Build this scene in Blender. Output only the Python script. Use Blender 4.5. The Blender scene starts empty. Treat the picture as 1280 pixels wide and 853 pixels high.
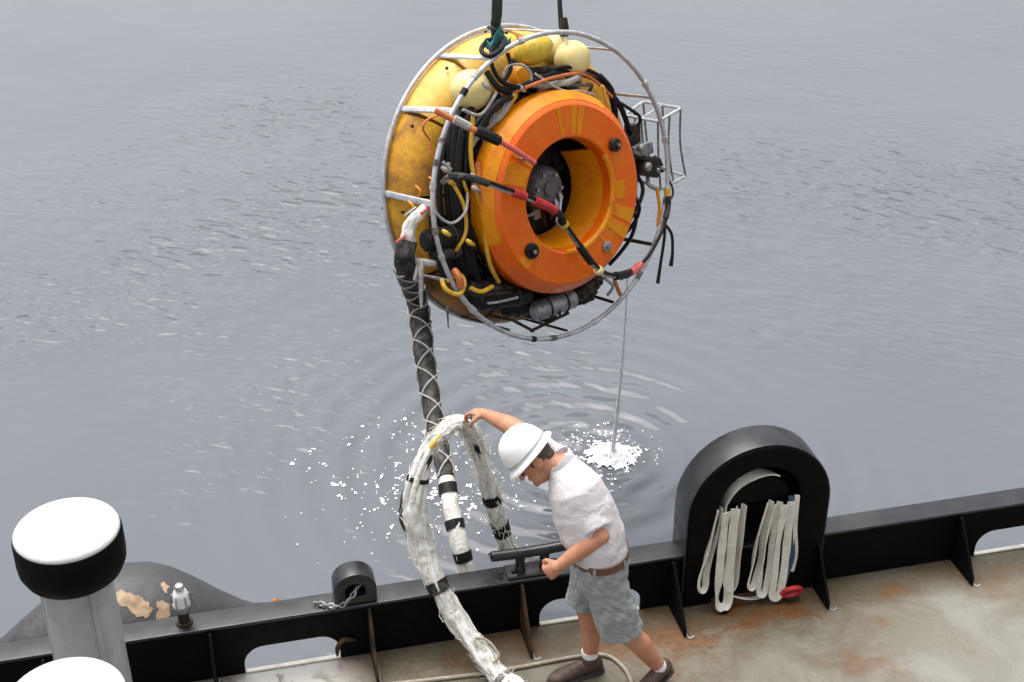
import bpy, bmesh, math, random
from mathutils import Vector, Matrix, noise
V = Vector
rnd = random.Random(7)
sc = bpy.context.scene
C = sc.collection
R = math.radians

# ---------------------------------------------------------------- camera, sky, sun, exposure
cam_d = bpy.data.cameras.new('camera')
cam = bpy.data.objects.new('camera', cam_d); C.objects.link(cam)
cam.location = (0, 0, 5.4); cam.rotation_euler = (R(60), 0, 0)
cam_d.sensor_width = 36; cam_d.angle = R(40); cam_d.clip_end = 8000
cam_d.dof.use_dof = True; cam_d.dof.focus_distance = 8.6; cam_d.dof.aperture_fstop = 4.0
sc.camera = cam

SUN_EL, SUN_AZ = 72, -40          # azimuth from +Y, negative to the left
w = bpy.data.worlds.new('World'); sc.world = w; w.use_nodes = True
nt = w.node_tree; nt.nodes.clear()
sky = nt.nodes.new('ShaderNodeTexSky'); sky.sky_type = 'NISHITA'; sky.sun_disc = False
sky.sun_elevation = R(SUN_EL); sky.sun_rotation = R(SUN_AZ)
sky.air_density = 1.0; sky.dust_density = 6.0; sky.ozone_density = 1.0
hs = nt.nodes.new('ShaderNodeHueSaturation'); hs.inputs['Saturation'].default_value = 0.15
bg = nt.nodes.new('ShaderNodeBackground'); bg.inputs['Strength'].default_value = 0.148
wo = nt.nodes.new('ShaderNodeOutputWorld')
nt.links.new(sky.outputs[0], hs.inputs['Color']); nt.links.new(hs.outputs[0], bg.inputs['Color'])
nt.links.new(bg.outputs[0], wo.inputs['Surface'])
sun_d = bpy.data.lights.new('sun', 'SUN'); sun_d.energy = 1.3; sun_d.angle = R(50); sun_d.color = (1, .97, .93)
sun = bpy.data.objects.new('sun', sun_d); C.objects.link(sun); sun.location = (0, 0, 20)
sd = V((math.sin(R(SUN_AZ)) * math.cos(R(SUN_EL)), math.cos(R(SUN_AZ)) * math.cos(R(SUN_EL)), math.sin(R(SUN_EL))))
sun.rotation_euler = sd.to_track_quat('Z', 'Y').to_euler()
vs = sc.view_settings
vs.view_transform = 'Standard'; vs.look = 'None'; vs.exposure = 0.80; vs.gamma = 1.0; vs.use_curve_mapping = False

# ---------------------------------------------------------------- materials
def nodes(name):
    m = bpy.data.materials.new(name); m.use_nodes = True
    t = m.node_tree; b = t.nodes['Principled BSDF']
    return m, t, b
def N(t, typ, **kw):
    n = t.nodes.new('ShaderNode' + typ)
    for k, v in kw.items(): setattr(n, k, v)
    return n
def noise_tex(t, vec, scale, detail=4, rough=.55, dist=0):
    n = N(t, 'TexNoise'); n.inputs['Scale'].default_value = scale; n.inputs['Detail'].default_value = detail
    n.inputs['Roughness'].default_value = rough; n.inputs['Distortion'].default_value = dist
    if vec is not None: t.links.new(vec, n.inputs['Vector'])
    return n.outputs['Fac']
def ramp(t, fac, stops):
    r = N(t, 'ValToRGB'); e = r.color_ramp.elements
    while len(e) < len(stops): e.new(.5)
    for el, (p, c) in zip(e, stops):
        el.position = p; el.color = (*c, 1) if len(c) == 3 else c
    t.links.new(fac, r.inputs[0]); return r.outputs[0]
def mixc(t, fac, a, b):
    m = N(t, 'Mix', data_type='RGBA')
    for sock, val in ((m.inputs[0], fac), (m.inputs[6], a), (m.inputs[7], b)):
        if isinstance(val, (int, float)): sock.default_value = val
        elif isinstance(val, tuple): sock.default_value = (*val, 1)
        else: t.links.new(val, sock)
    return m.outputs[2]
def math_n(t, op, a, b=None, c=None):
    m = N(t, 'Math', operation=op)
    for i, v in enumerate((a, b, c)):
        if v is None: continue
        if isinstance(v, (int, float)): m.inputs[i].default_value = v
        else: t.links.new(v, m.inputs[i])
    return m.outputs[0]
def bump(t, h, dist, strength=1.0, normal=None):
    b = N(t, 'Bump'); b.inputs['Distance'].default_value = dist; b.inputs['Strength'].default_value = strength
    t.links.new(h, b.inputs['Height'])
    if normal is not None: t.links.new(normal, b.inputs['Normal'])
    return b.outputs[0]
def obj_co(t): return N(t, 'TexCoord').outputs['Object']

def surf(name, c1, c2=None, c3=None, scale=8, rough=.5, rough2=None, metal=0, bmp=0, bscale=60, detail=5, spec=.5, cut=(.35, .55, .72), wear=.45):
    """worn paint / fabric / metal: up to three colours broken up by noise, fine relief"""
    m, t, b = nodes(name); co = obj_co(t)
    f = noise_tex(t, co, scale, detail, .6, .4)
    c2 = c2 or tuple(x * .75 for x in c1)
    st = [(cut[0], c1), (cut[1], c2)] + ([(cut[2], c3)] if c3 else [])
    base = ramp(t, f, st)
    if wear:
        g = ramp(t, noise_tex(t, co, scale * 4.7 + 9, 8, .72, .8), [(.28, (1 - wear,) * 3), (.50, (1.0,) * 3), (.8, (1 + wear * .12,) * 3)])
        mx = N(t, 'Mix', data_type='RGBA', blend_type='MULTIPLY'); mx.inputs[0].default_value = 1
        t.links.new(base, mx.inputs[6]); t.links.new(g, mx.inputs[7]); base = mx.outputs[2]
    t.links.new(base, b.inputs['Base Color'])
    f2 = noise_tex(t, co, scale * 2.3, 3)
    r = N(t, 'MapRange'); r.inputs[1].default_value = .3; r.inputs[2].default_value = .7
    r.inputs[3].default_value = rough; r.inputs[4].default_value = rough2 if rough2 is not None else min(1, rough + .15)
    t.links.new(f2, r.inputs[0]); t.links.new(r.outputs[0], b.inputs['Roughness'])
    b.inputs['Metallic'].default_value = metal; b.inputs['Specular IOR Level'].default_value = spec
    if bmp: t.links.new(bump(t, noise_tex(t, co, bscale, 4), bmp), b.inputs['Normal'])
    return m

M = {}
M['black'] = surf('black_paint_shaded', (.0016, .0016, .0018), (.0025, .0025, .0028), (.009, .007, .005), 5, .5, .7, bmp=.0015, bscale=9, cut=(.3, .62, .85), spec=.10)  # same paint as the rail, set darker and duller for the shaded faces
M['rail'] = surf('black_paint_skylit', (.008, .008, .011), (.014, .014, .018), (.04, .038, .04), 4, .22, .42, bmp=.0015, bscale=9, cut=(.3, .55, .80), spec=.55)  # same black paint, set lighter and glossier for sky light on top faces
M['black_matt'] = surf('black_rubber', (.003, .003, .0035), (.008, .008, .009), None, 14, .45, .7, bmp=.001, spec=.3)
M['black_dusty'] = surf('worn_black_hose', (.012, .012, .013), (.06, .055, .05), (.13, .12, .11), 18, .55, .8, spec=.3, bmp=.003, bscale=70, cut=(.42, .58, .78))
M['steel'] = surf('dull_steel', (.50, .50, .51), (.34, .34, .35), (.2, .17, .14), 14, .3, .5, metal=.85, bmp=.0006, cut=(.35, .6, .8))
M['steel_paint'] = surf('pale_grey_pipe', (.62, .62, .64), (.45, .45, .47), (.3, .26, .22), 16, .35, .5, metal=.35, cut=(.35, .6, .8))
M['alu'] = surf('dull_aluminium', (.40, .40, .41), (.25, .25, .26), (.12, .11, .1), 22, .35, .6, metal=.6)
M['dark_metal'] = surf('dark_oily_metal', (.018, .015, .012), (.04, .03, .02), (.10, .065, .03), 20, .4, .65, metal=.2, bmp=.001, spec=.3)
M['orange'] = surf('orange_foam_paint', (.80, .120, .001), (.79, .150, .001), (.77, .23, .003), 5, .20, .40, spec=.5, wear=.18, bmp=.0012, bscale=30, cut=(.40, .58, .74))
M['ringyellow'] = surf('yellow_orange_paint', (.78, .30, .004), (.74, .24, .004), (.55, .15, .006), 9, .35, .5, spec=.3, wear=.25, bmp=.001)
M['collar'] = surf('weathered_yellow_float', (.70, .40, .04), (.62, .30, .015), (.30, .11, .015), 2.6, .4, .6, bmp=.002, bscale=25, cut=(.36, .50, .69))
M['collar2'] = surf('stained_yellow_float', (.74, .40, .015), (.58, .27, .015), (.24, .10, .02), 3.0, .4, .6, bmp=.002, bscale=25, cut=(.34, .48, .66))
M['collarp'] = surf('lit_yellow_float', (.72, .46, .10), (.68, .38, .045), (.40, .16, .02), 2.4, .4, .6, bmp=.002, bscale=25, cut=(.4, .56, .73))  # top blocks: the light falling on them is put into a paler yellow
M['collar3'] = surf('shaded_stained_float', (.40, .19, .02), (.24, .10, .015), (.10, .045, .012), 3.0, .5, .7, bmp=.002, bscale=25, cut=(.34, .5, .68), spec=.3)  # lower blocks: shadow and dirt are both put into this brown
M['motor'] = surf('dark_grey_casting', (.17, .17, .17), (.12, .12, .12), (.07, .065, .06), 26, .45, .65, bmp=.001)
M['ball'] = surf('pale_yellow_float_ball', (.82, .70, .34), (.80, .64, .24), (.55, .38, .14), 7, .35, .5, cut=(.42, .62, .78), wear=.2)
M['ball2'] = surf('bright_yellow_float_ball', (.74, .54, .06), (.68, .46, .04), (.4, .25, .06), 9, .35, .5, cut=(.42, .62, .78))
M['yellow'] = surf('yellow_hose', (.75, .47, .03), (.62, .36, .03), None, 20, .4)
M['orangehose'] = surf('orange_hose', (.70, .20, .04), (.5, .14, .04), None, 20, .45)
M['red'] = surf('red_tape', (.62, .03, .03), (.4, .02, .025), None, 20, .4)
M['pink'] = surf('faded_red_tape', (.70, .17, .16), (.6, .1, .1), None, 20, .45)
M['greyhose'] = surf('grey_brown_sheath', (.24, .22, .20), (.12, .11, .10), (.05, .045, .04), 30, .5, .7, bmp=.001)
M['palehose'] = surf('pale_grey_cord', (.48, .46, .43), (.34, .32, .30), None, 30, .6, .8)
M['teal'] = surf('teal_cloth', (.02, .22, .20), (.015, .12, .12), None, 16, .7, bmp=.003)
M['greensling'] = surf('dark_green_sling', (.016, .040, .036), (.035, .055, .05), (.010, .014, .014), 24, .7, .85, bmp=.003)
M['white_cord'] = surf('frayed_white_rope', (.74, .73, .68), (.60, .58, .51), (.36, .33, .26), 16, .75, .9, bmp=.006, bscale=55, cut=(.42, .58, .76))
M['white_cloth'] = surf('white_canvas_wrap', (.78, .77, .74), (.68, .66, .61), (.45, .42, .36), 11, .75, .9, bmp=.006, bscale=30, cut=(.42, .6, .78))
M['strand'] = surf('loose_white_fibre', (.76, .75, .70), (.62, .60, .53), None, 12, .8)
M['vent_white'] = surf('white_gloss_paint', (.68, .68, .685), (.62, .62, .615), (.42, .39, .34), 3.6, .35, .5, bmp=.002, bscale=12, cut=(.4, .60, .80), wear=.25)
M['vent_grey'] = surf('grey_white_paint', (.40, .42, .435), (.34, .36, .38), (.25, .24, .22), 5, .3, .5, bmp=.001, cut=(.4, .62, .8), wear=.15)
M['fender'] = surf('dark_grey_rubber', (.060, .062, .068), (.045, .046, .05), (.09, .088, .085), 2.5, .45, .65, bmp=.003, bscale=14)
M['fender_bare'] = surf('peeled_tan_patch', (.40, .30, .20), (.30, .205, .125), (.16, .11, .07), 14, .7)
M['strap'] = surf('off_white_webbing', (.70, .67, .60), (.58, .55, .48), (.38, .34, .28), 10, .8, .9, bmp=.0015, bscale=160, cut=(.42, .6, .8), wear=.14)
M['bluestrap'] = surf('navy_webbing', (.03, .06, .13), (.05, .09, .17), None, 10, .8)
M['glass'] = surf('frosted_lamp_glass', (.85, .87, .88), (.72, .75, .77), None, 20, .12, .25)
M['rust'] = surf('rust', (.30, .12, .03), (.20, .075, .02), (.42, .20, .06), 12, .85, .95, bmp=.004)
M['brown_paint'] = surf('rusty_dark_paint', (.012, .008, .005), (.05, .028, .012), (.12, .06, .02), 9, .6, .8, spec=.2)
M['rope'] = surf('tan_deck_hose', (.40, .35, .27), (.30, .26, .2), None, 20, .6)
# person
M['skin'] = surf('sunburnt_skin', (.50, .245, .145), (.45, .20, .115), (.38, .15, .085), 9, .45, .6, bmp=.001, bscale=90, cut=(.35, .55, .75), wear=.22)
M['skin'].node_tree.nodes['Principled BSDF'].inputs['Subsurface Weight'].default_value = .12
M['skin'].node_tree.nodes['Principled BSDF'].inputs['Subsurface Radius'].default_value = (.01, .004, .002)
M['hair'] = surf('brown_hair', (.055, .034, .022), (.09, .06, .042), None, 40, .6, bmp=.003, bscale=120)
M['helmet'] = surf('white_hard_hat_plastic', (.82, .82, .82), (.79, .79, .79), None, 6, .28, .4, wear=.06)
M['helmet_band'] = surf('grey_helmet_strap', (.30, .31, .31), (.22, .23, .23), None, 20, .6)
M['sock'] = surf('white_sock', (.8, .8, .8), (.7, .7, .7), None, 40, .9, wear=.06, bmp=.003, bscale=150)
M['boot'] = surf('worn_brown_boot', (.045, .026, .018), (.075, .045, .032), (.12, .085, .065), 14, .5, .75, bmp=.002)
M['sole'] = surf('dark_boot_sole', (.03, .026, .022), (.05, .045, .04), None, 20, .8)
M['belt'] = surf('brown_leather_belt', (.16, .075, .04), (.10, .045, .025), None, 20, .5)
M['lens'] = surf('dark_glasses', (.01, .01, .01), (.015, .015, .015), None, 10, .1, wear=.06)

def cloth_mat(name, c1, c2, stripe=None, folds=.004):
    m, t, b = nodes(name); co = obj_co(t)
    f = noise_tex(t, co, 6, 4)
    col = ramp(t, f, [(.35, c1), (.7, c2)])
    if stripe:
        wv = N(t, 'TexWave', wave_type='BANDS', bands_direction='X'); wv.inputs['Scale'].default_value = 26
        wv.inputs['Distortion'].default_value = 1.2; t.links.new(co, wv.inputs['Vector'])
        wv2 = N(t, 'TexWave', wave_type='BANDS', bands_direction='Z'); wv2.inputs['Scale'].default_value = 20
        wv2.inputs['Distortion'].default_value = 1.2; t.links.new(co, wv2.inputs['Vector'])
        s = math_n(t, 'MULTIPLY', math_n(t, 'POWER', wv.outputs['Fac'], 5), .55)
        s2 = math_n(t, 'MULTIPLY', math_n(t, 'POWER', wv2.outputs['Fac'], 6), .35)
        col = mixc(t, math_n(t, 'MAXIMUM', s, s2), col, stripe)
    t.links.new(col, b.inputs['Base Color']); b.inputs['Roughness'].default_value = .85
    b.inputs['Specular IOR Level'].default_value = .2
    b.inputs['Sheen Weight'].default_value = .15
    n1 = bump(t, noise_tex(t, co, 380, 2), .0003)
    n2 = bump(t, noise_tex(t, co, 14, 3, .5, 1.2), folds * 3, 1, n1)
    t.links.new(n2, b.inputs['Normal']); return m
M['shirt'] = cloth_mat('white_checked_cotton', (.62, .585, .595), (.56, .525, .535), (.44, .385, .40), .003)
M['shorts'] = cloth_mat('blue_grey_cotton', (.29, .31, .312), (.225, .24, .243), None, .006)

def M_water():
    m, t, b = nodes('harbour_water')
    pos = N(t, 'NewGeometry').outputs['Position']
    mp = N(t, 'Mapping', vector_type='TEXTURE'); mp.inputs['Rotation'].default_value = (0, 0, R(-34)); mp.inputs['Scale'].default_value = (1, .48, 1)
    t.links.new(pos, mp.inputs['Vector'])
    mp2 = N(t, 'Mapping', vector_type='TEXTURE'); mp2.inputs['Rotation'].default_value = (0, 0, R(-16)); mp2.inputs['Scale'].default_value = (1, .5, 1)
    t.links.new(pos, mp2.inputs['Vector'])
    big = noise_tex(t, pos, .30, 3, .55, .5)
    patch_ = None                                             # cat's-paws: areas the breeze has roughened
    for (cx, cy, rad) in ((-2.6, 12.6, 4.6), (-1.6, 14.6, 4.0), (3.4, 13.6, 3.4), (5.6, 14.5, 2.8)):
        d = N(t, 'VectorMath', operation='DISTANCE'); t.links.new(pos, d.inputs[0]); d.inputs[1].default_value = (cx, cy, -1)
        g_ = math_n(t, 'MAXIMUM', math_n(t, 'SUBTRACT', 1, math_n(t, 'POWER', math_n(t, 'DIVIDE', d.outputs['Value'], rad), 2)), 0)
        patch_ = g_ if patch_ is None else math_n(t, 'MAXIMUM', patch_, g_)
    mr = N(t, 'MapRange'); mr.inputs[1].default_value = .36; mr.inputs[2].default_value = .62; mr.inputs[3].default_value = .3; mr.inputs[4].default_value = 1.1
    t.links.new(big, mr.inputs[0])
    rough_ = math_n(t, 'MULTIPLY', mr.outputs[0], math_n(t, 'ADD', math_n(t, 'MULTIPLY', patch_, 1.0), .20))
    rip = noise_tex(t, mp.outputs[0], 3.0, 1.5, .4, .35)
    rip2 = noise_tex(t, mp2.outputs[0], 5.6, 1.5, .4, .35)
    h = math_n(t, 'ADD', math_n(t, 'MULTIPLY', rip, .043), math_n(t, 'MULTIPLY', rip2, .030))
    h = math_n(t, 'MULTIPLY', h, rough_)
    swell = math_n(t, 'MULTIPLY', noise_tex(t, pos, .9, 2, .45), .018)
    h = math_n(t, 'ADD', h, swell)
    # rings spreading from where the drips fall
    for (cx, cy, k, amp, reach) in ((.80, 9.25, 30, .009, .8), (.42, 9.2, 21, .0165, 1.9)):
        d = N(t, 'VectorMath', operation='DISTANCE'); t.links.new(pos, d.inputs[0]); d.inputs[1].default_value = (cx, cy, -1)
        dist = math_n(t, 'ADD', d.outputs['Value'], math_n(t, 'MULTIPLY', noise_tex(t, pos, 1.4, 2), .14))
        s = math_n(t, 'SINE', math_n(t, 'MULTIPLY', dist, k))
        fall = math_n(t, 'POWER', 2.718, math_n(t, 'MULTIPLY', math_n(t, 'POWER', math_n(t, 'DIVIDE', d.outputs['Value'], reach), 2), -1))
        h = math_n(t, 'ADD', h, math_n(t, 'MULTIPLY', math_n(t, 'MULTIPLY', s, fall), amp))
    t.links.new(bump(t, h, 1.0), b.inputs['Normal'])
    col = ramp(t, noise_tex(t, pos, .25, 3), [(.3, (.112, .122, .138)), (.7, (.126, .135, .150))])
    t.links.new(col, b.inputs['Base Color'])
    b.inputs['Roughness'].default_value = .06; b.inputs['IOR'].default_value = 1.33
    return m
M['water'] = M_water()

A = R(13.4); CA, SA = math.cos(A), math.sin(A)
def S(s, n, z=0.0):            # ship frame: s along the bulwark, n outboard
    return V((s * CA - n * SA, 6.077 + s * SA + n * CA, z))
SX, SN, UZ = V((CA, SA, 0)), V((-SA, CA, 0)), V((0, 0, 1))

def M_deck():
    m, t, b = nodes('worn_deck_paint')
    pos = N(t, 'NewGeometry').outputs['Position']
    dn = N(t, 'VectorMath', operation='DOT_PRODUCT'); t.links.new(pos, dn.inputs[0]); dn.inputs[1].default_value = (-SA, CA, 0)
    n = math_n(t, 'SUBTRACT', dn.outputs['Value'], 6.077 * CA)
    f = noise_tex(t, pos, 2.2, 6, .6, .3); f2 = noise_tex(t, pos, 7, 6, .65, .6); f3 = noise_tex(t, pos, 26, 4, .6)
    col = ramp(t, f, [(.32, (.165, .150, .114)), (.48, (.112, .096, .064)), (.56, (.140, .127, .095)), (.7, (.178, .168, .140))])
    col = mixc(t, math_n(t, 'MULTIPLY', ramp(t, f3, [(.52, (0, 0, 0)), (.75, (1, 1, 1))]), .40), col, (.10, .078, .048))
    # grime along the waterway beside the bulwark
    e = math_n(t, 'ADD', n, math_n(t, 'MULTIPLY', math_n(t, 'ADD', f2, math_n(t, 'MULTIPLY', f, .8)), .16))
    mr = N(t, 'MapRange'); mr.inputs[1].default_value = -.16; mr.inputs[2].default_value = -.08; t.links.new(e, mr.inputs[0])
    grime = math_n(t, 'MULTIPLY', mr.outputs[0], math_n(t, 'ADD', math_n(t, 'MULTIPLY', f2, 1.2), .02))
    col = mixc(t, math_n(t, 'MINIMUM', grime, .85), col, ramp(t, f3, [(.35, (.040, .027, .012)), (.65, (.088, .066, .036))]))
    # rust blooms and scuffs
    for (s, nn, r, k) in ((1.30, -.16, .34, 1), (1.62, -.17, .30, 1), (.80, -.28, .36, 1), (.66, -.42, .24, .7), (2.25, -.19, .17, .8), (1.78, -.68, .26, .45), (1.0, -.33, .22, .8),
                       (1.95, -.74, .13, .45), (-.93, -.06, .16, 1), (-.30, -.12, .25, .6), (.05, -.15, .2, .7), (2.07, -.44, .09, .6), (2.9, -.26, .3, .35), (.52, -.2, .3, .6)):
        p = S(s, nn); mq = N(t, 'Mapping'); mq.inputs['Location'].default_value = -p; t.links.new(pos, mq.inputs['Vector'])
        d = N(t, 'VectorMath', operation='LENGTH'); t.links.new(mq.outputs[0], d.inputs[0])
        q = math_n(t, 'SUBTRACT', 1, math_n(t, 'DIVIDE', d.outputs['Value'], r))
        q = math_n(t, 'ADD', q, math_n(t, 'MULTIPLY', math_n(t, 'SUBTRACT', f2, .52), 4.0))
        q = math_n(t, 'MULTIPLY', math_n(t, 'MAXIMUM', math_n(t, 'MINIMUM', q, 1), 0), k)
        q = math_n(t, 'MULTIPLY', q, math_n(t, 'LESS_THAN', d.outputs['Value'], r * 1.5))
        q = math_n(t, 'MULTIPLY', q, math_n(t, 'MAXIMUM', math_n(t, 'SUBTRACT', 1.25, math_n(t, 'DIVIDE', d.outputs['Value'], r * 1.2)), 0))
        col = mixc(t, math_n(t, 'MINIMUM', q, .85), col, ramp(t, f3, [(.3, (.17, .066, .010)), (.7, (.07, .028, .008))]))
    # grit and paint chips
    vz = N(t, 'TexVoronoi'); vz.inputs['Scale'].default_value = 17; t.links.new(pos, vz.inputs['Vector'])
    sp_ = math_n(t, 'MULTIPLY', math_n(t, 'LESS_THAN', math_n(t, 'ADD', vz.outputs['Distance'], math_n(t, 'MULTIPLY', f3, .35)), .27), math_n(t, 'GREATER_THAN', f2, .47))
    col = mixc(t, math_n(t, 'MULTIPLY', sp_, .7), col, (.045, .032, .02))
    # paint worn pale by traffic
    p = S(2.55, -.95); d = N(t, 'VectorMath', operation='DISTANCE'); t.links.new(pos, d.inputs[0]); d.inputs[1].default_value = p
    q = math_n(t, 'MULTIPLY', math_n(t, 'MAXIMUM', math_n(t, 'SUBTRACT', 1, math_n(t, 'DIVIDE', d.outputs['Value'], .8)), 0), ramp(t, f, [(.35, (0, 0, 0)), (.6, (1, 1, 1))]))
    col = mixc(t, math_n(t, 'MINIMUM', math_n(t, 'MULTIPLY', q, 1.0), .28), col, (.30, .30, .29))
    # bare white paint near the left scupper
    p = S(-1.3, -.16); d = N(t, 'VectorMath', operation='DISTANCE'); t.links.new(pos, d.inputs[0]); d.inputs[1].default_value = p
    q = math_n(t, 'MULTIPLY', math_n(t, 'MAXIMUM', math_n(t, 'SUBTRACT', 1, math_n(t, 'DIVIDE', d.outputs['Value'], .5)), 0), 1.6)
    col = mixc(t, math_n(t, 'MINIMUM', math_n(t, 'MULTIPLY', q, ramp(t, f2, [(.3, (0, 0, 0)), (.5, (1, 1, 1))])), .85), col, (.45, .44, .41))
    t.links.new(col, b.inputs['Base Color'])
    t.links.new(math_n(t, 'ADD', math_n(t, 'MULTIPLY', f2, .5), .25), b.inputs['Roughness'])
    t.links.new(bump(t, math_n(t, 'ADD', f3, f2), .004), b.inputs['Normal'])
    return m
M['deck'] = M_deck()
M['foam'] = surf('water_foam', (.86, .87, .88), (.78, .79, .81), None, 20, .5, .7, bmp=.004, bscale=60)
mm, tt, bb = nodes('falling_water'); M['stream'] = mm
bb.inputs['Base Color'].default_value = (.82, .84, .86, 1); bb.inputs['Roughness'].default_value = .15
bb.inputs['IOR'].default_value = 1.33; bb.inputs['Transmission Weight'].default_value = .15

# ---------------------------------------------------------------- mesh helpers
def tag(o, label=None, cat=None, group=None, kind=None):
    for k, v in (('label', label), ('category', cat), ('group', group), ('kind', kind)):
        if v: o[k] = v
    return o
def empty(name, loc, rot=None, **kw):
    o = bpy.data.objects.new(name, None); C.objects.link(o)
    o.matrix_world = Matrix.Translation(loc) @ (rot or Matrix.Identity(4)); o.empty_display_size = .1
    return tag(o, **kw)
WM = {}
def catmull(pts, sub=6):
    pts = [V(p) for p in pts]
    if len(pts) < 3 or sub < 2: return pts
    out = []
    for i in range(len(pts) - 1):
        p0 = pts[max(i - 1, 0)]; p1 = pts[i]; p2 = pts[i + 1]; p3 = pts[min(i + 2, len(pts) - 1)]
        for j in range(sub):
            u = j / sub
            out.append(.5 * ((2 * p1) + (p2 - p0) * u + (2 * p0 - 5 * p1 + 4 * p2 - p3) * u * u + (3 * p1 - p0 - 3 * p2 + p3) * u ** 3))
    out.append(pts[-1]); return out
def lerp_list(vals, n):
    if not isinstance(vals, (list, tuple)): return [vals] * n
    out = []
    for i in range(n):
        x = i / max(n - 1, 1) * (len(vals) - 1); k = min(int(x), len(vals) - 2); out.append(vals[k] + (vals[k + 1] - vals[k]) * (x - k))
    return out
def frames(pts, ref=None, closed=False):
    n = len(pts); tg = []
    for i in range(n):
        a = pts[(i - 1) % n] if closed else pts[max(i - 1, 0)]; b = pts[(i + 1) % n] if closed else pts[min(i + 1, n - 1)]
        tg.append((b - a).normalized() if (b - a).length > 1e-9 else V((0, 0, 1)))
    r = ref or (V((0, 0, 1)) if abs(tg[0].z) < .9 else V((1, 0, 0)))
    out = []
    for tt in tg:
        r = r - tt * r.dot(tt)
        if r.length < 1e-6: r = tt.orthogonal()
        r.normalize(); out.append((tt, r.copy(), tt.cross(r)))
    return out
class MB:
    def __init__(s): s.v = []; s.f = []
    def add(s, vs, fs):
        o = len(s.v); s.v += [V(x) for x in vs]; s.f += [tuple(i + o for i in f) for f in fs]; return s
    def box(s, c, h, ax=None):
        ax = ax or (V((1, 0, 0)), V((0, 1, 0)), V((0, 0, 1))); c = V(c)
        vs = [c + ax[0] * h[0] * i + ax[1] * h[1] * j + ax[2] * h[2] * k for k in (-1, 1) for j in (-1, 1) for i in (-1, 1)]
        return s.add(vs, [(0, 2, 3, 1), (4, 5, 7, 6), (0, 1, 5, 4), (2, 6, 7, 3), (0, 4, 6, 2), (1, 3, 7, 5)])
    def tube(s, pts, r, n=8, sub=6, closed=False, flat=1.0, ref=None, wob=0, seed=0):
        pts = catmull(pts, sub) if not closed else [V(p) for p in pts]
        rs = lerp_list(r, len(pts)); fr = frames(pts, ref, closed); vs = []
        for i, (p, (tt, a, b)) in enumerate(zip(pts, fr)):
            for j in range(n):
                th = 2 * math.pi * j / n
                q = rs[i]
                if wob: q *= 1 + wob * noise.noise(p * 22 + V((math.cos(th) * 1.3 + seed, math.sin(th) * 1.3, seed)))
                vs.append(p + a * (math.cos(th) * q) + b * (math.sin(th) * q * flat))
        fs = []; m = len(pts)
        for i in range(m if closed else m - 1):
            for j in range(n):
                i2 = (i + 1) % m
                fs.append((i * n + j, i * n + (j + 1) % n, i2 * n + (j + 1) % n, i2 * n + j))
        if not closed:
            fs.append(tuple(range(n - 1, -1, -1))); fs.append(tuple((m - 1) * n + j for j in range(n)))
        return s.add(vs, fs)
    def loft(s, secs, n=20):
        """secs: (centre, axis_a*halfwidth, axis_b*halfdepth)"""
        vs = []
        for c, a, b in secs:
            for j in range(n):
                th = 2 * math.pi * j / n
                vs.append(V(c) + V(a) * math.cos(th) + V(b) * math.sin(th))
        fs = [(i * n + j, i * n + (j + 1) % n, (i + 1) * n + (j + 1) % n, (i + 1) * n + j) for i in range(len(secs) - 1) for j in range(n)]
        fs += [tuple(range(n - 1, -1, -1)), tuple((len(secs) - 1) * n + j for j in range(n))]
        return s.add(vs, fs)
    def limb(s, a, b, ra, rb, n=16):
        a, b = V(a), V(b); d = (b - a).normalized(); x = d.orthogonal().normalized(); y = d.cross(x); secs = []
        for k in range(4):
            ph = math.pi / 2 * (k + .4) / 4.4; secs.append((a - d * ra * math.cos(ph), x * ra * math.sin(ph), y * ra * math.sin(ph)))
        secs.append((a, x * ra, y * ra)); secs.append((b, x * rb, y * rb))
        for k in range(3, -1, -1):
            ph = math.pi / 2 * (k + .4) / 4.4; secs.append((b + d * rb * math.cos(ph), x * rb * math.sin(ph), y * rb * math.sin(ph)))
        return s.loft(secs, n)
    def ell(s, c, a, b, d, nu=20, nv=12):
        """ellipsoid with half-axis vectors"""
        secs = []; c, a, b, d = V(c), V(a), V(b), V(d)
        for k in range(nv):
            ph = math.pi * (k + .35) / (nv - .3); secs.append((c - d * math.cos(ph), a * math.sin(ph), b * math.sin(ph)))
        return s.loft(secs, nu)
    def prism(s, poly, off):
        n = len(poly); vs = [V(p) for p in poly] + [V(p) + off for p in poly]
        return s.add(vs, [tuple(range(n - 1, -1, -1)), tuple(range(n, 2 * n))] + [(i, (i + 1) % n, n + (i + 1) % n, n + i) for i in range(n)])
    def lathe(s, prof, c, ax, x, y, n=32, a0=0, a1=2 * math.pi, close=True):
        """prof: closed loop of (r, along axis)"""
        full = abs(a1 - a0 - 2 * math.pi) < 1e-6; steps = n if full else n + 1; m = len(prof); vs = []
        for i in range(steps):
            th = a0 + (a1 - a0) * i / n; rd = x * math.cos(th) + y * math.sin(th)
            for r, h in prof: vs.append(c + rd * r + ax * h)
        fs = []
        for i in range(n):
            i2 = (i + 1) % steps
            for j in range(m if close else m - 1):
                j2 = (j + 1) % m; fs.append((i * m + j, i2 * m + j, i2 * m + j2, i * m + j2))
        if not full and close: fs += [tuple(range(m)), tuple((steps - 1) * m + j for j in range(m - 1, -1, -1))]
        return s.add(vs, fs)
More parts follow.
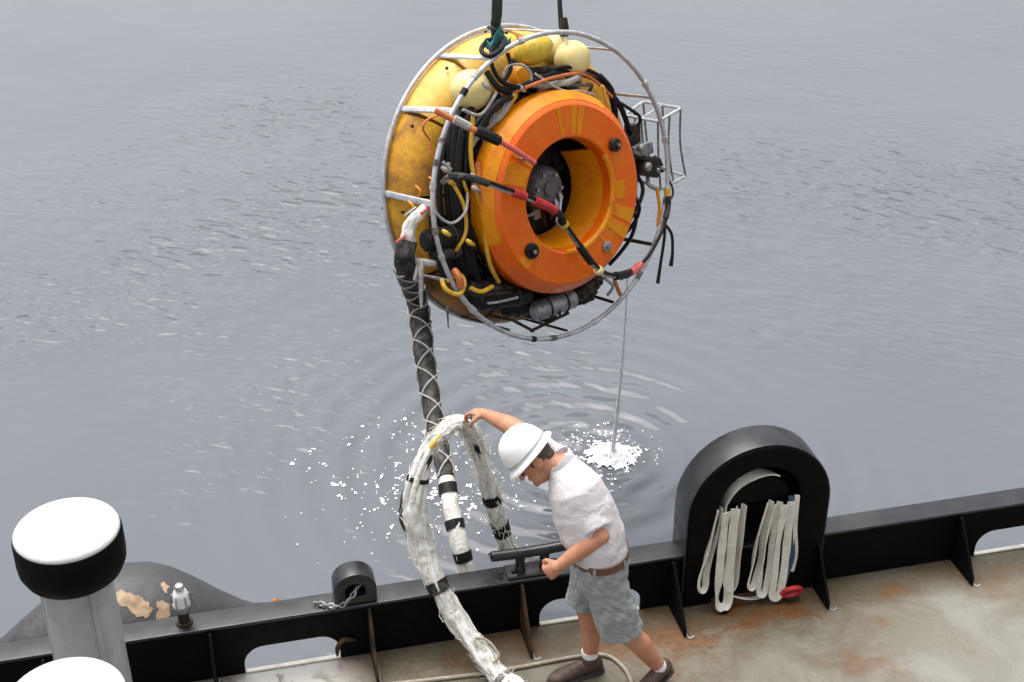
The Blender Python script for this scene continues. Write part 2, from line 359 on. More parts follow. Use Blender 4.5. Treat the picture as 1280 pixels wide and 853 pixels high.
    def build(s, name, mat, parent=None, base=None, rot=None, bevel=0, segs=2, ang=38, recalc=True, **kw):
        me = bpy.data.meshes.new(name); me.from_pydata([tuple(v) for v in s.v], [], s.f)
        bm = bmesh.new(); bm.from_mesh(me)
        if recalc: bmesh.ops.recalc_face_normals(bm, faces=bm.faces[:])
        if bevel:
            es = [e for e in bm.edges if len(e.link_faces) == 2 and e.calc_face_angle(0) > R(35)]
            bmesh.ops.bevel(bm, geom=es, offset=bevel, segments=segs, profile=.6, affect='EDGES', clamp_overlap=True)
        bm.to_mesh(me); bm.free()
        o = bpy.data.objects.new(name, me); C.objects.link(o)
        return finish(o, mat, parent, base, rot, ang, **kw)
def finish(o, mat, parent=None, base=None, rot=None, ang=38, **kw):
    me = o.data; me.materials.clear(); me.materials.append(M[mat])
    me.polygons.foreach_set('use_smooth', [True] * len(me.polygons)); me.set_sharp_from_angle(angle=R(ang))
    if parent is not None:
        root = parent; mw = WM.get(parent.name)
        if mw is None: mw = parent.matrix_world.copy() if parent.parent is None else WM[parent.parent.name]
        WM[o.name] = mw
        me.transform(mw.inverted()); o.parent = parent
    else:
        mw = Matrix.Translation(V(base) if base is not None else V((0, 0, 0))) @ (rot or Matrix.Identity(4))
        me.transform(mw.inverted()); o.matrix_world = mw; WM[o.name] = mw
    me.update(); return tag(o, **kw)
def remesh(mb, name, mat, voxel, smooth=4, disp=None, parent=None, iters=.5, **kw):
    me = bpy.data.meshes.new(name); me.from_pydata([tuple(v) for v in mb.v], [], mb.f)
    bm = bmesh.new(); bm.from_mesh(me)
    bmesh.ops.recalc_face_normals(bm, faces=bm.faces[:]); bm.to_mesh(me); bm.free()
    o = bpy.data.objects.new(name, me); C.objects.link(o)
    r = o.modifiers.new('r', 'REMESH'); r.mode = 'VOXEL'; r.voxel_size = voxel
    if smooth:
        sm = o.modifiers.new('s', 'SMOOTH'); sm.factor = iters; sm.iterations = smooth
    dg = bpy.context.evaluated_depsgraph_get(); dg.update()
    m2 = bpy.data.meshes.new_from_object(o.evaluated_get(dg)); o.modifiers.clear(); o.data = m2; bpy.data.meshes.remove(me); m2.name = name
    if disp:
        nv = [v.normal.copy() for v in m2.vertices]
        for v, nn in zip(m2.vertices, nv): v.co += nn * disp(v.co, nn)
    return finish(o, mat, parent, ang=180, **kw)
def ico(c, r, sub, amp, sq=1.0, seed=0):
    bm = bmesh.new(); bmesh.ops.create_icosphere(bm, subdivisions=sub, radius=1)
    vs = []
    for v in bm.verts:
        d = v.co.copy(); q = 1 + amp * noise.noise(d * 1.7 + V((seed * 3.1, seed * 1.7, seed)))
        vs.append(V(c) + V((d.x * r * q, d.y * r * q, d.z * r * q * sq)))
    fs = [tuple(x.index for x in f.verts) for f in bm.faces]; bm.free(); return vs, fs
ROTS = Matrix.Rotation(A, 4, 'Z')

# ---------------------------------------------------------------- setting: water, hull, deck
mb = MB(); mb.add([(-3000, -3000, -1), (3000, -3000, -1), (3000, 4000, -1), (-3000, 4000, -1)], [(0, 1, 2, 3)])
mb.build('water', 'water', label='calm grey harbour water with fine ripples', kind='structure')
mb = MB(); mb.prism([S(-14, .030, -.02), S(16, .030, -.02), S(16, -11, -.02), S(-14, -11, -.02)], V((0, 0, -2.6)))
mb.build('hull', 'black', label='black steel side of the work vessel', kind='structure')
mb = MB(); mb.prism([S(-14, .034, -.012), S(16, .034, -.012), S(16, -11, -.012), S(-14, -11, -.012)], V((0, 0, .012)))
mb.build('deck', 'deck', label='worn beige painted steel deck with rust stains', kind='structure')

# ---------------------------------------------------------------- bulwark
bul = empty('bulwark', S(.9, 0), ROTS, label='low black steel bulwark with capped rail along the deck edge', cat='bulwark')
ZR = .36
gus = [-4.2, -3.35, -2.5, -1.65, -.80, .053, .935, 1.815, 2.73, 3.6, 4.45, 5.3]
ports = {3: (-1.49, -.97), 5: (.16, .76), 8: (2.88, 3.42), 1: (-3.2, -2.65), 10: (4.6, 5.15)}
for i in range(len(gus) - 1):
    a, b = gus[i] + .001, gus[i + 1] - .001
    poly = [(a, .002), (a, ZR - .022), (b, ZR - .022), (b, .002)]
    if i in ports:
        p, q = ports[i]; h = .175; r = .11; arc = []
        for k in range(9):
            th = math.pi / 2 * k / 8; arc.append((q - r + r * math.cos(th), h - r + r * math.sin(th)))
        for k in range(9):
            th = math.pi / 2 * k / 8; arc.append((p + r - r * math.sin(th), h - r + r * math.cos(th)))
        poly += [(q, .002)] + arc + [(p, .002)]
    mb = MB(); mb.prism([S(s, 0, z) for s, z in poly], SN * .018); mb.build('wall_plate', 'black', bul, ang=50)
    if i in ports:
        p, q = ports[i]; mb = MB()
        mb.prism([S(p + .004, -.004, .001), S(q - .004, -.004, .001), S(q - .004, .024, .001), S(p + .004, .024, .001)], V((0, 0, .010))); mb.build('port_sill', 'strap', bul, bevel=.003)
mb = MB(); mb.prism([S(gus[0], -.012, ZR), S(gus[0], .135, ZR), S(gus[0], .135, ZR - .075), S(gus[0], .115, ZR - .075), S(gus[0], .115, ZR - .02), S(gus[0], -.012, ZR - .02)], SX * (gus[-1] - gus[0]))
mb.build('cap_rail', 'rail', bul, bevel=.007, segs=3)
for i, g in enumerate(gus):
    d = .25 if g != .935 else .28
    mb = MB(); mb.prism([S(g - .008, -.002, .002), S(g - .008, -.002, ZR - .024), S(g - .008, -.035, ZR - .024), S(g - .008, -d, .05), S(g - .008, -d, .002)], SX * .016)
    mb.build('bracket', 'black' if g not in (.053, -.80) else 'brown_paint', bul, bevel=.002)
    mb = MB(); mb.tube([S(g + .016, -.01, .004), S(g + .016, -.15, .006), S(g + .015, -d - .01, .004), S(g + .05, -d - .004, .004)], .004, 6, 4, wob=.4); mb.build('weld_bead', 'vent_grey', bul)
mb = MB(); mb.tube([S(-.99, -.012, .03), S(-.985, -.02, .10), S(-.95, -.022, .145), S(-.88, -.012, .12)], [.006, .014, .016, .005], 8, 4, wob=.6); mb.build('rust_scab', 'brown_paint', bul)

# ---------------------------------------------------------------- fairlead arch
fr = empty('mooring_fairlead', S(1.42, .07), ROTS, label='tall black round-topped fairlead arch standing in the bulwark with straps inside', cat='fairlead')
def arch(r, cz, z0, cs=1.42, n=20):
    return [(cs - r, z0)] + [(cs - r * math.cos(math.pi * k / n), cz + r * math.sin(math.pi * k / n)) for k in range(n + 1)] + [(cs + r, z0)]
NF, NB = -.045, .165
out = arch(.415, .635, .003); inn = arch(.243, .675, .003)
mb = MB(); m = len(out)
vs = [S(s, NF, z) for s, z in out] + [S(s, NF, z) for s, z in inn] + [S(s, NB, z) for s, z in out] + [S(s, NB, z) for s, z in inn]
fs = []
for k in range(m - 1):
    fs += [(k, k + 1, m + k + 1, m + k), (2 * m + k, 3 * m + k, 3 * m + k + 1, 2 * m + k + 1), (k, 2 * m + k, 2 * m + k + 1, k + 1), (m + k, m + k + 1, 3 * m + k + 1, 3 * m + k)]
for k in (0, m - 1): fs.append((k, m + k, 3 * m + k, 2 * m + k))
mb.add(vs, fs); mb.build('arch_frame', 'black', fr, bevel=.010, segs=3)
rim = arch(.4175, .635, .004); rim2 = arch(.427, .635, .004); m = len(rim)
vs = [S(s, n, z) for n in (NF + .008, NB + .004) for lst in (rim, rim2) for s, z in lst]; fs = []
for k in range(m - 1):
    fs += [(k, k + 1, m + k + 1, m + k), (2 * m + k, 3 * m + k, 3 * m + k + 1, 2 * m + k + 1), (k, 2 * m + k, 2 * m + k + 1, k + 1), (m + k, m + k + 1, 3 * m + k + 1, 3 * m + k)]
for k in (0, m - 1): fs.append((k, m + k, 3 * m + k, 2 * m + k))
mb = MB(); mb.add(vs, fs); mb.build('rim_band', 'rail', fr, bevel=.004)  # same paint as the front; separate band added to carry the sky sheen
mb = MB(); mb.prism([S(s, NB - .05, z) for s, z in arch(.246, .675, .004)], SN * .02); mb.build('back_plate', 'black', fr)
half = [(1.42 - .185 * math.cos(math.pi * k / 16), .675 + .165 * math.sin(math.pi * k / 16)) for k in range(17)]
mb = MB(); mb.prism([S(s, NF + .02, z) for s, z in half], SN * .135); mb.build('saddle', 'black', fr, bevel=.012, segs=3)
mb = MB(); mb.prism([S(1.20, -.155, .004), S(1.235, -.155, .004), S(1.235, -.05, .03), S(1.20, -.05, .03)], V((0, 0, .02))); mb.build('foot_lug', 'black', fr, bevel=.004)

def strap(pts, wd, mat, label, th=.006, wside=None, name='webbing_strap'):
    pts = catmull([S(*p) + (SX * noise.noise(V(p) * 6 + V((wd * 99, 0, 0))) * .022 if 0 < k_ < len(pts) - 1 else SX * 0) for k_, p in enumerate(pts)], 6); fr_ = frames(pts, SN if wside is None else wside); vs = []; fs = []
    for i, (p, (tt, a, b)) in enumerate(zip(pts, fr_)):
        wv = wd * (1 + .12 * noise.noise(p * 9)); tw = .9 * noise.noise(p * 5 + V((wd * 50, 0, 0)))
        a2 = a * math.cos(tw) + b * math.sin(tw); b2 = b * math.cos(tw) - a * math.sin(tw)
        for x, y in ((-1, -1), (0, -1.5), (1, -1), (1, 1), (0, .5), (-1, 1)): vs.append(p + a2 * (wv * x) + b2 * (th * y))
    for i in range(len(pts) - 1):
        for j in range(6): fs.append((i * 6 + j, i * 6 + (j + 1) % 6, i * 6 + 6 + (j + 1) % 6, i * 6 + 6 + j))
    fs += [tuple(range(5, -1, -1)), tuple((len(pts) - 1) * 6 + j for j in range(6))]
    mb = MB(); mb.add(vs, fs); lo = min(pts, key=lambda p: p.z)
    return mb.build(name, mat, base=lo, ang=60, label=label, cat='strap', group='white straps hung in the fairlead')
# straps: over the saddle on the left, loops hanging below on both sides
strap([(1.20, -.03, .45), (1.215, -.02, .60)] + [(1.42 + .198 * math.cos(R(a)), .005, .675 + .178 * math.sin(R(a))) for a in (180, 165, 150, 135, 120, 105, 90, 75, 60)], .042, 'strap', 'wide off-white strap curving up over the left shoulder of the fairlead saddle', .004)
def loop(s0, s1, zb, n0, wd, top=.68, mat='strap', label='', lean=0, ph=.9, belly=.0):
    h = top - zb
    pts = [(s0, n0, top), (s0 - .006 + lean * .35 - belly * .4, n0 - .012, zb + h * .6), (s0 + lean * .8 - belly, n0 - .03, zb + h * .22), (s0 + lean - belly * .6, n0 - .04, zb + .025), ((s0 + s1) / 2 + lean, n0 - .045, zb), (s1 + lean + belly * .3, n0 - .035, zb + .03), (s1 + lean * .8 + belly * .4, n0 - .02, zb + h * .25), (s1 + lean * .35, n0, zb + h * .62), (s1, n0 + .02, top)]
    return strap(pts, wd, mat, label, .0035, wside=SX * math.cos(ph) + SN * math.sin(ph))
loop(1.20, 1.262, .035, -.085, .026, label='longest white strap loop, its fold touching the deck under the fairlead', lean=-.02, ph=.35, belly=.004)
loop(1.165, 1.19, .15, -.05, .020, label='narrow white strap loop swung outward at the left jamb of the fairlead', lean=-.085, ph=1.1, belly=.012)
loop(1.275, 1.325, .13, -.055, .020, label='white strap loop beside the gap in the middle of the fairlead', lean=-.04, ph=1.0, belly=.01)
loop(1.455, 1.487, .12, -.06, .018, label='greyish strap loop just right of the gap in the middle of the fairlead', lean=-.075, ph=1.0, belly=.012)
loop(1.495, 1.53, .075, -.08, .018, label='white strap loop in the middle of the right-hand bunch', lean=-.05, ph=.8, belly=.010)
loop(1.545, 1.59, .05, -.095, .022, label='foremost white strap loop of the right-hand bunch above the red clip', lean=-.02, ph=.4, belly=.008)
strap([(1.60, -.05, .70), (1.62, -.07, .5), (1.63, -.075, .3), (1.615, -.08, .16), (1.60, -.085, .10)], .016, 'bluestrap', 'narrow navy blue strap at the right side of the fairlead', wside=SX)
strap([(1.635, -.05, .70), (1.648, -.07, .5), (1.652, -.075, .3), (1.64, -.08, .18)], .014, 'strap', 'narrow white strap outermost against the right jamb of the fairlead', wside=SX)
strap([(1.25, -.10, .10), (1.33, -.10, .055), (1.42, -.10, .04), (1.50, -.09, .07), (1.56, -.08, .10)], .012, 'strap', 'thin white strap sagging low between the two bunches of loops', .004)
rc = empty('strap_clip', S(1.62, -.12, 0), ROTS, label='red metal clip lying at the foot of the straps', cat='clip')
mb = MB(); mb.tube([S(1.57, -.13, .07), S(1.60, -.15, .11), S(1.66, -.15, .11), S(1.69, -.13, .07), S(1.66, -.12, .035), S(1.60, -.12, .035), S(1.57, -.13, .07)], .015, 8, 5); mb.build('clip_body', 'red', rc)
mb = MB(); mb.tube([S(1.60, -.13, .03), S(1.63, -.14, .018), S(1.67, -.13, .03)], .012, 8, 4); mb.build('clip_shackle', 'brown_paint', rc)

# ---------------------------------------------------------------- cleat, small chock, rail lamp
cl = empty('rail_cleat', S(.12, .06, ZR), ROTS, label='black two-post cleat with a long bar bolted on the cap rail', cat='cleat')
mb = MB(); mb.box(S(.13, .06, ZR + .009), (.15, .06, .008), (SX, SN, UZ)); mb.build('base_plate', 'rail', cl, bevel=.003)
for s in (.06, .20):
    mb = MB(); mb.tube([S(s, .06, ZR + .016), S(s, .06, ZR + .06), S(s, .06, ZR + .12)], [.034, .026, .03], 14, 3); mb.build('post', 'rail', cl)
mb = MB(); mb.tube([S(-.10, .06, ZR + .142), S(-.085, .06, ZR + .14), S(.13, .06, ZR + .135), S(.36, .06, ZR + .145), S(.375, .06, ZR + .147)], [.016, .03, .031, .031, .03, .016], 14, 4); mb.build('bar', 'rail', cl)
for s in (-.05, .02, .27): 
    mb = MB(); mb.tube([S(s, .05, ZR + .018), S(s, .05, ZR + .03)], .013, 6, 1); mb.build('bolt', 'dark_metal', cl)
ch = empty('small_chock', S(-.865, .06, ZR), ROTS, label='small black rounded closed chock on the cap rail with a chain', cat='chock')
o2 = [(s - .865 - 1.42 + 1.42, z) for s, z in [(-.115, ZR + .004)] + [(-.115 * math.cos(math.pi * k / 14), ZR + .10 + .105 * math.sin(math.pi * k / 14)) for k in range(15)] + [(.115, ZR + .004)]]
i2 = [(-.865 - .055, ZR + .05)] + [(-.865 - .055 * math.cos(math.pi * k / 14), ZR + .095 + .045 * math.sin(math.pi * k / 14)) for k in range(15)] + [(-.865 + .055, ZR + .05)]
mb = MB(); m = len(o2); vs = [S(s, n, z) for n in (.0, .125) for lst in (o2, i2) for s, z in lst]; fs = []
for k in range(m):
    k2 = (k + 1) % m
    fs += [(k, k2, m + k2, m + k), (2 * m + k, 3 * m + k, 3 * m + k2, 2 * m + k2), (k, 2 * m + k, 2 * m + k2, k2), (m + k, m + k2, 3 * m + k2, 3 * m + k)]
mb.add(vs, fs); mb.build('chock_body', 'rail', ch, bevel=.008, segs=2)
mb = MB(); mb.prism([S(s, .085, z) for s, z in i2], SN * .012); mb.build('back_web', 'black_matt', ch)
cn = empty('chain', S(-.98, -.0, ZR), ROTS, label='short steel chain with a shackle draped out of the small chock', cat='chain')
cp = catmull([S(-.84, .03, ZR + .115), S(-.88, -.015, ZR + .085), S(-.94, -.02, ZR + .03), S(-1.0, .0, ZR + .02), S(-1.05, .03, ZR + .018), S(-1.09, .06, ZR + .016)], 4)
fr2 = frames(cp)
for i in range(0, len(cp) - 1, 2):
    tt, a, b = fr2[i]; sd_ = a if (i // 2) % 2 else b; p = cp[i]
    ring = [p + tt * (.02 * math.cos(2 * math.pi * k / 12)) + sd_ * (.011 * math.sin(2 * math.pi * k / 12)) for k in range(12)]
    mb = MB(); mb.tube(ring, .0045, 6, 1, closed=True); mb.build('link', 'alu', cn)
lp = empty('rail_lamp', S(-1.775, .07, ZR), ROTS, label='small lamp with frosted glass dome on a dark post on the cap rail', cat='lamp')
mb = MB(); mb.tube([S(-1.775, .07, ZR + .0), S(-1.775, .07, ZR + .012), S(-1.775, .07, ZR + .014), S(-1.775, .07, ZR + .09)], [.045, .045, .03, .03], 16, 3); mb.build('post', 'dark_metal', lp)
mb = MB(); mb.lathe([(.0, .085), (.04, .085), (.048, .10), (.048, .125), (.0, .125)], S(-1.775, .07, ZR), UZ, SX, SN, 20); mb.build('collar', 'alu', lp)
mb = MB(); mb.lathe([(.0, .126), (.042, .126), (.042, .19), (.034, .215), (.018, .228), (.0, .232)], S(-1.775, .07, ZR), UZ, SX, SN, 20); mb.build('glass_dome', 'glass', lp)
for k in range(6):
    th = k * math.pi / 3; d = SX * math.cos(th) + SN * math.sin(th); c = S(-1.775, .07, ZR)
    mb = MB(); mb.tube([c + d * .05 + UZ * .115, c + d * .052 + UZ * .16, c + d * .046 + UZ * .20], .004, 5, 3); mb.build('guard_wire', 'steel', lp)
mb = MB(); mb.lathe([(.0, .228), (.022, .228), (.03, .24), (.02, .256), (.0, .26)], S(-1.775, .07, ZR), UZ, SX, SN, 16); mb.build('cap', 'steel', lp)

# ---------------------------------------------------------------- rubber fender outboard
fe = empty('rubber_fender', S(-2.2, .55, -1), ROTS, label='big dark grey rubber fender with peeling patches outside the bulwark', cat='fender')
FC = S(-1.30, .50, .0); prof = []
for x, r in ((0, .03), (.05, .045), (.10, .05), (.16, .075), (.28, .15), (.42, .25), (.54, .325), (.66, .37), (.82, .385), (.98, .37), (1.12, .32), (1.25, .24), (1.38, .15), (1.48, .075), (1.54, .05)): prof.append((r, -x))
mb = MB(); mb.lathe([(.0, 0)] + prof + [(.0, -1.56)], FC, SX, SN, UZ, 40); fb = mb.build('fender_body', 'fender', fe, ang=60)
def fr_at(x):
    pr = sorted((-h, r) for r, h in prof)
    for (x0, r0), (x1, r1) in zip(pr, pr[1:]):
        if x0 <= x <= x1: return r0 + (r1 - r0) * (x - x0) / (x1 - x0)
    return .39
def inside(x, y, poly):
    c = False; n = len(poly)
    for i in range(n):
        (x0, y0), (x1, y1) = poly[i], poly[(i + 1) % n]
        if (y0 > y) != (y1 > y) and x < (x1 - x0) * (y - y0) / (y1 - y0) + x0: c = not c
    return c
def patch(pts):
    dx, dt = .0075, 1.0; vs, fs, idx = [], [], {}
    def vid(i, j):
        if (i, j) not in idx:
            r = fr_at(i * dx) + .003; idx[(i, j)] = len(vs); vs.append(FC - SX * i * dx + (SN * math.cos(R(j * dt)) + UZ * math.sin(R(j * dt))) * r)
        return idx[(i, j)]
    for i in range(int(.4 / dx), int(1.1 / dx)):
        for j in range(80, 160):
            q = noise.noise(V((i * .22, j * .22, 1))) * 2.2
            if inside(i * dx + q * .006, j * dt + q, pts): fs.append((vid(i, j), vid(i, j + 1), vid(i + 1, j + 1), vid(i + 1, j)))
    mb = MB(); mb.add(vs, fs); mb.build('peeled_patch', 'fender_bare', fe, ang=60)
patch([(.86, 108), (.80, 104), (.74, 108), (.70, 112), (.66, 118), (.64, 126), (.68, 132), (.73, 128), (.77, 122), (.82, 116), (.86, 113), (.98, 112), (.98, 109)])
patch([(.62, 118), (.58, 116), (.55, 122), (.56, 134), (.60, 140), (.63, 134), (.615, 126)])
patch([(.58, 96), (.565, 95), (.55, 100), (.56, 110), (.58, 108), (.59, 102)])
patch([(.72, 138), (.68, 136), (.665, 141), (.69, 146), (.725, 144)])
mb = MB(); mb.tube([FC + SX * .0, FC + SX * .03, FC + SX * .06], [.055, .06, .04], 12, 2); mb.build('end_fitting', 'rust', fe)
ring = [FC + SX * (.10 + .03 * math.cos(k * math.pi / 8)) + UZ * (.03 * math.sin(k * math.pi / 8)) for k in range(16)]
mb = MB(); mb.tube(ring, .008, 6, 1, closed=True); mb.build('end_ring', 'dark_metal', fe)

# ---------------------------------------------------------------- mushroom vents
def vent(x, y, ztop, rad, label):
    c = V((x, y, 0)); e = empty('mushroom_vent', c, label=label, cat='vent', group='mushroom vents inside the bulwark')
    X, Y = V((1, 0, 0)), V((0, 1, 0)); zb = ztop - .285
    mb = MB(); mb.lathe([(0, .001), (rad * .98, .001), (rad * .98, .014), (rad * .70, .02), (rad * .68, zb + .02), (0, zb + .02)], c, UZ, X, Y, 40); st = mb.build('stem', 'vent_grey', e)
    mb = MB(); mb.lathe([(0, zb), (rad * .80, zb), (rad * .93, zb + .012), (rad * 1.02, zb + .06), (rad * 1.035, zb + .10), (rad * 1.03, zb + .215), (rad * 1.0, zb + .228), (0, zb + .228)], c, UZ, X, Y, 56); mb.build('cap_band', 'black', e, ang=50)
    mb = MB(); mb.lathe([(0, zb + .229), (rad * .985, zb + .229), (rad, zb + .236), (rad * .99, zb + .246), (rad * .955, zb + .258), (rad * .8, zb + .270), (rad * .4, zb + .284), (0, zb + .285)], c, UZ, X, Y, 56); mb.build('cap_top', 'vent_white', e, ang=60)
    for k in range(3):
        th = 1.2 + k * 2.1; mb = MB(); p = c + X * math.cos(th) * rad * .70 + Y * math.sin(th) * rad * .70
        mb.tube([p + UZ * .02, p + UZ * (zb + .02)], .012, 8, 1); mb.build('pipe', 'vent_grey', st)
vent(-2.075, 5.235, 1.405, .243, 'white-topped mushroom vent with black band, the one right beside the bulwark')
vent(-1.85, 4.30, 1.245, .25, 'white-topped mushroom vent farther inboard from the bulwark than its twin')

# ---------------------------------------------------------------- hose on the deck
mb = MB(); mb.tube([(-.9, 5.60, .012), (-.26, 5.70, .012), (0, 5.756, .012), (.353, 5.85, .012), (.508, 5.863, .012), (.592, 5.793, .012), (.64, 5.67, .012), (.644, 5.49, .012), (.60, 5.1, .012)], .011, 8, 8)
mb.build('deck_hose', 'rope', base=(.35, 5.8, 0), label='thin tan hose lying on the deck behind the boots', cat='hose')

# ---------------------------------------------------------------- suspended underwater vehicle
RC = V((.1357, 8.8, 1.563)); K = 1 / 184
toC = (V((0, 0, 5.4)) - RC).normalized(); rt = (V((1, 0, 0)) - toC * toC.x).normalized(); up = toC.cross(rt)
AX = (.63 * rt + .765 * toC - .10 * up).normalized()          # disc axis, front side
XX = (rt - AX * rt.dot(AX)).normalized(); YY = AX.cross(XX)
def L(x, y, w): return RC + K * (XX * x + YY * y + AX * w)   # centimetre-like units of 1/184 m in the disc's own frame
def P(u, v, w):                                              # side drawing (right, down) and depth along the axis
    a, b, c = XX.dot(rt), YY.dot(rt), AX.dot(rt); d, e, f_ = XX.dot(up), YY.dot(up), AX.dot(up)
    p = (u - 665) - c * w; q = -(v - 228) - f_ * w; det = a * e - b * d
    return L((p * e - b * q) / det, (a * q - d * p) / det, w)
def pol(r, deg, w): return L(r * math.cos(R(deg)), r * math.sin(R(deg)), w)
rot = Matrix((XX, YY, AX)).transposed().to_4x4()
rov = empty('underwater_vehicle', RC, rot, label='round orange and yellow underwater vehicle in a hooped frame hanging over the water', cat='underwater vehicle')
def hoop(r, w, tr, n=96, dy=0): return [L(r * math.cos(2 * math.pi * k / n), dy + r * math.sin(2 * math.pi * k / n), w) for k in range(n)]
mb = MB(); mb.tube(hoop(187, 50, 3.6, dy=-3), 3.0 * K, 10, 1, closed=True); hf = mb.build('front_hoop', 'steel_paint', rov)
mb = MB(); mb.tube(hoop(188, -50, 3.6, dy=2), 2.9 * K, 10, 1, closed=True); hb = mb.build('rear_hoop', 'steel_paint', rov)
for i, dg in enumerate((123, 149, 181, 214, 246, 276, 303, 331, 4, 33, 62, 92)):
    p, q = pol(186, dg, -49), pol(185, dg + rnd.uniform(-2, 2), 48)
    mb = MB(); md = (p + q) / 2 + YY * .0; mb.tube([p, md, q], (4.2 if i in (0, 1, 2) else 2.6) * K, 8, 3, flat=.5, ref=(XX * -math.sin(R(dg)) + YY * math.cos(R(dg)))); mb.build('hoop_strut', 'steel_paint' if i not in (4, 5, 6, 7) else 'dark_metal', rov)
for dg in (108, 131, 139, 158, 166, 174, 190, 200, 225, 235, 258, 268, 40, 15, 350, 342, 318, 290):
    p = pol(187, dg, 50) - YY * 3 * K; tg_ = (XX * -math.sin(R(dg)) + YY * math.cos(R(dg))); mb = MB(); l_ = rnd.uniform(2, 6) * K
    mb.tube([p - tg_ * l_, p, p + tg_ * l_], rnd.uniform(3.5, 4.3) * K, 8, 1, wob=.2); mb.build('hoop_tape', rnd.choice(('palehose', 'black_matt', 'greyhose', 'steel_paint')), hf)
# float collar of separate blocks
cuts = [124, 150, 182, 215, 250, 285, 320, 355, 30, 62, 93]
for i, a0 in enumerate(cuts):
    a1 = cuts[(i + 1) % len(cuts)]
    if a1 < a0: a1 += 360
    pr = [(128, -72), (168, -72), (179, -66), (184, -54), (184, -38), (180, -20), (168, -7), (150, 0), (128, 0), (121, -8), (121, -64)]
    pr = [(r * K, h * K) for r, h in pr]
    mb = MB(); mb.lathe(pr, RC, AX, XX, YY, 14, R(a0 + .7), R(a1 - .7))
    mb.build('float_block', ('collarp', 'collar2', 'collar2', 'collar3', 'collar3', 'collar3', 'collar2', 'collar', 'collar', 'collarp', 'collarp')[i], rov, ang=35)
    for h in (-60, -18):
        p = pol(182.5, a0 + 5, h); mb = MB(); mb.tube([p, p + (p - L(0, 0, h)).normalized() * 3 * K], 2 * K, 6, 1); mb.build('block_bolt', 'dark_metal', rov)
# inner pack
mb = MB(); mb.lathe([(0, -70 * K), (122 * K, -70 * K), (122 * K, -30 * K), (108 * K, -22 * K), (100 * K, 34 * K), (70 * K, 34 * K), (66 * K, -40 * K), (0, -40 * K)], L(0, -4, 0), AX, XX, YY, 40); mb.build('inner_drum', 'dark_metal', rov)
# ring housing
RCt = L(0, -8, 0)
pr = [(104, 32), (121, 33), (123.5, 36), (123.5, 57), (122.5, 59), (110, 74), (108, 75), (71.5, 75), (69.5, 73.5), (68.5, 70), (67, 55), (90, 50)]
mb = MB(); mb.lathe([(r * K, h * K) for r, h in pr], RCt, AX, XX, YY, 72); rg = mb.build('ring_housing', 'orange', rov, ang=24)
mb = MB(); mb.lathe([(r * K, h * K) for r, h in [(67.6, 58), (66.4, 56), (58, 8), (60, 8), (69, 54)]], RCt, AX, XX, YY, 48, R(-118), R(48)); mb.build('thruster_duct', 'ringyellow', rov)
pr = [(123.9, 38), (124.2, 57.2), (123, 59.4), (114, 70.2), (113, 69), (122, 57), (122, 38)]
mb = MB(); mb.lathe([(r * K, h * K) for r, h in pr], RCt, AX, XX, YY, 60, R(60), R(205)); mb.build('edge_band', 'ringyellow', rov, ang=24)
def sector(a0, a1, r0, r1, n=8, lift=.7):
    vs = []; 
    for i in range(n + 1):
        th = R(a0 + (a1 - a0) * i / n); d = XX * math.cos(th) + YY * math.sin(th)
        for r, h in ((r0, 75 + lift), (r1, 75 + lift), (r1, 72), (r0, 72)): vs.append(RCt + (d * r + AX * h) * K)
    fs = [(i * 4 + j, i * 4 + (j + 1) % 4, i * 4 + 4 + (j + 1) % 4, i * 4 + 4 + j) for i in range(n) for j in range(4)] + [(0, 1, 2, 3), tuple(n * 4 + j for j in (3, 2, 1, 0))]
    mb = MB(); mb.add(vs, fs); mb.build('yellow_panel', 'ringyellow', rov)
for a0, a1, r0, r1 in ((79, 84, 72.5, 107.5), (86, 90.5, 72.5, 107.5), (143, 149, 73, 107.5), (152, 168, 73, 107.5), (-36, -27, 73, 107.5), (-24, -14, 73, 107.5), (-50, -47, 72.5, 107.5), (222, 231, 73, 107.5), (-8, 8, 73, 88), (100, 103, 73, 107.5)): sector(a0, a1, r0, r1)
for (dg, r, rad, h, mat) in ((40, 88, 8.5, 10, 'dark_metal'), (224, 88, 9.5, 8, 'black_matt'), (-50, 90, 7, 5, 'steel'), (147, 92, 4, 7, 'steel')):
    c = RCt + K * (r * (XX * math.cos(R(dg)) + YY * math.sin(R(dg)))); mb = MB()
    mb.lathe([(0, 73 * K), (rad * K, 73 * K), (rad * K, (75 + h * .6) * K), (rad * .8 * K, (75 + h * .75) * K), (rad * .45 * K, (75 + h * .75) * K), (rad * .45 * K, (75 + h) * K), (0, (75 + h) * K)], c, AX, XX, YY, 14 if rad > 5 else 6); b_ = mb.build('ring_bolt', mat, rov)
    mb = MB(); mb.lathe([(0, (75 + h) * K), (rad * .3 * K, (75 + h) * K), (rad * .3 * K, (76.5 + h) * K), (0, (76.5 + h) * K)], c, AX, XX, YY, 6); mb.build('bolt_head', 'steel', b_)
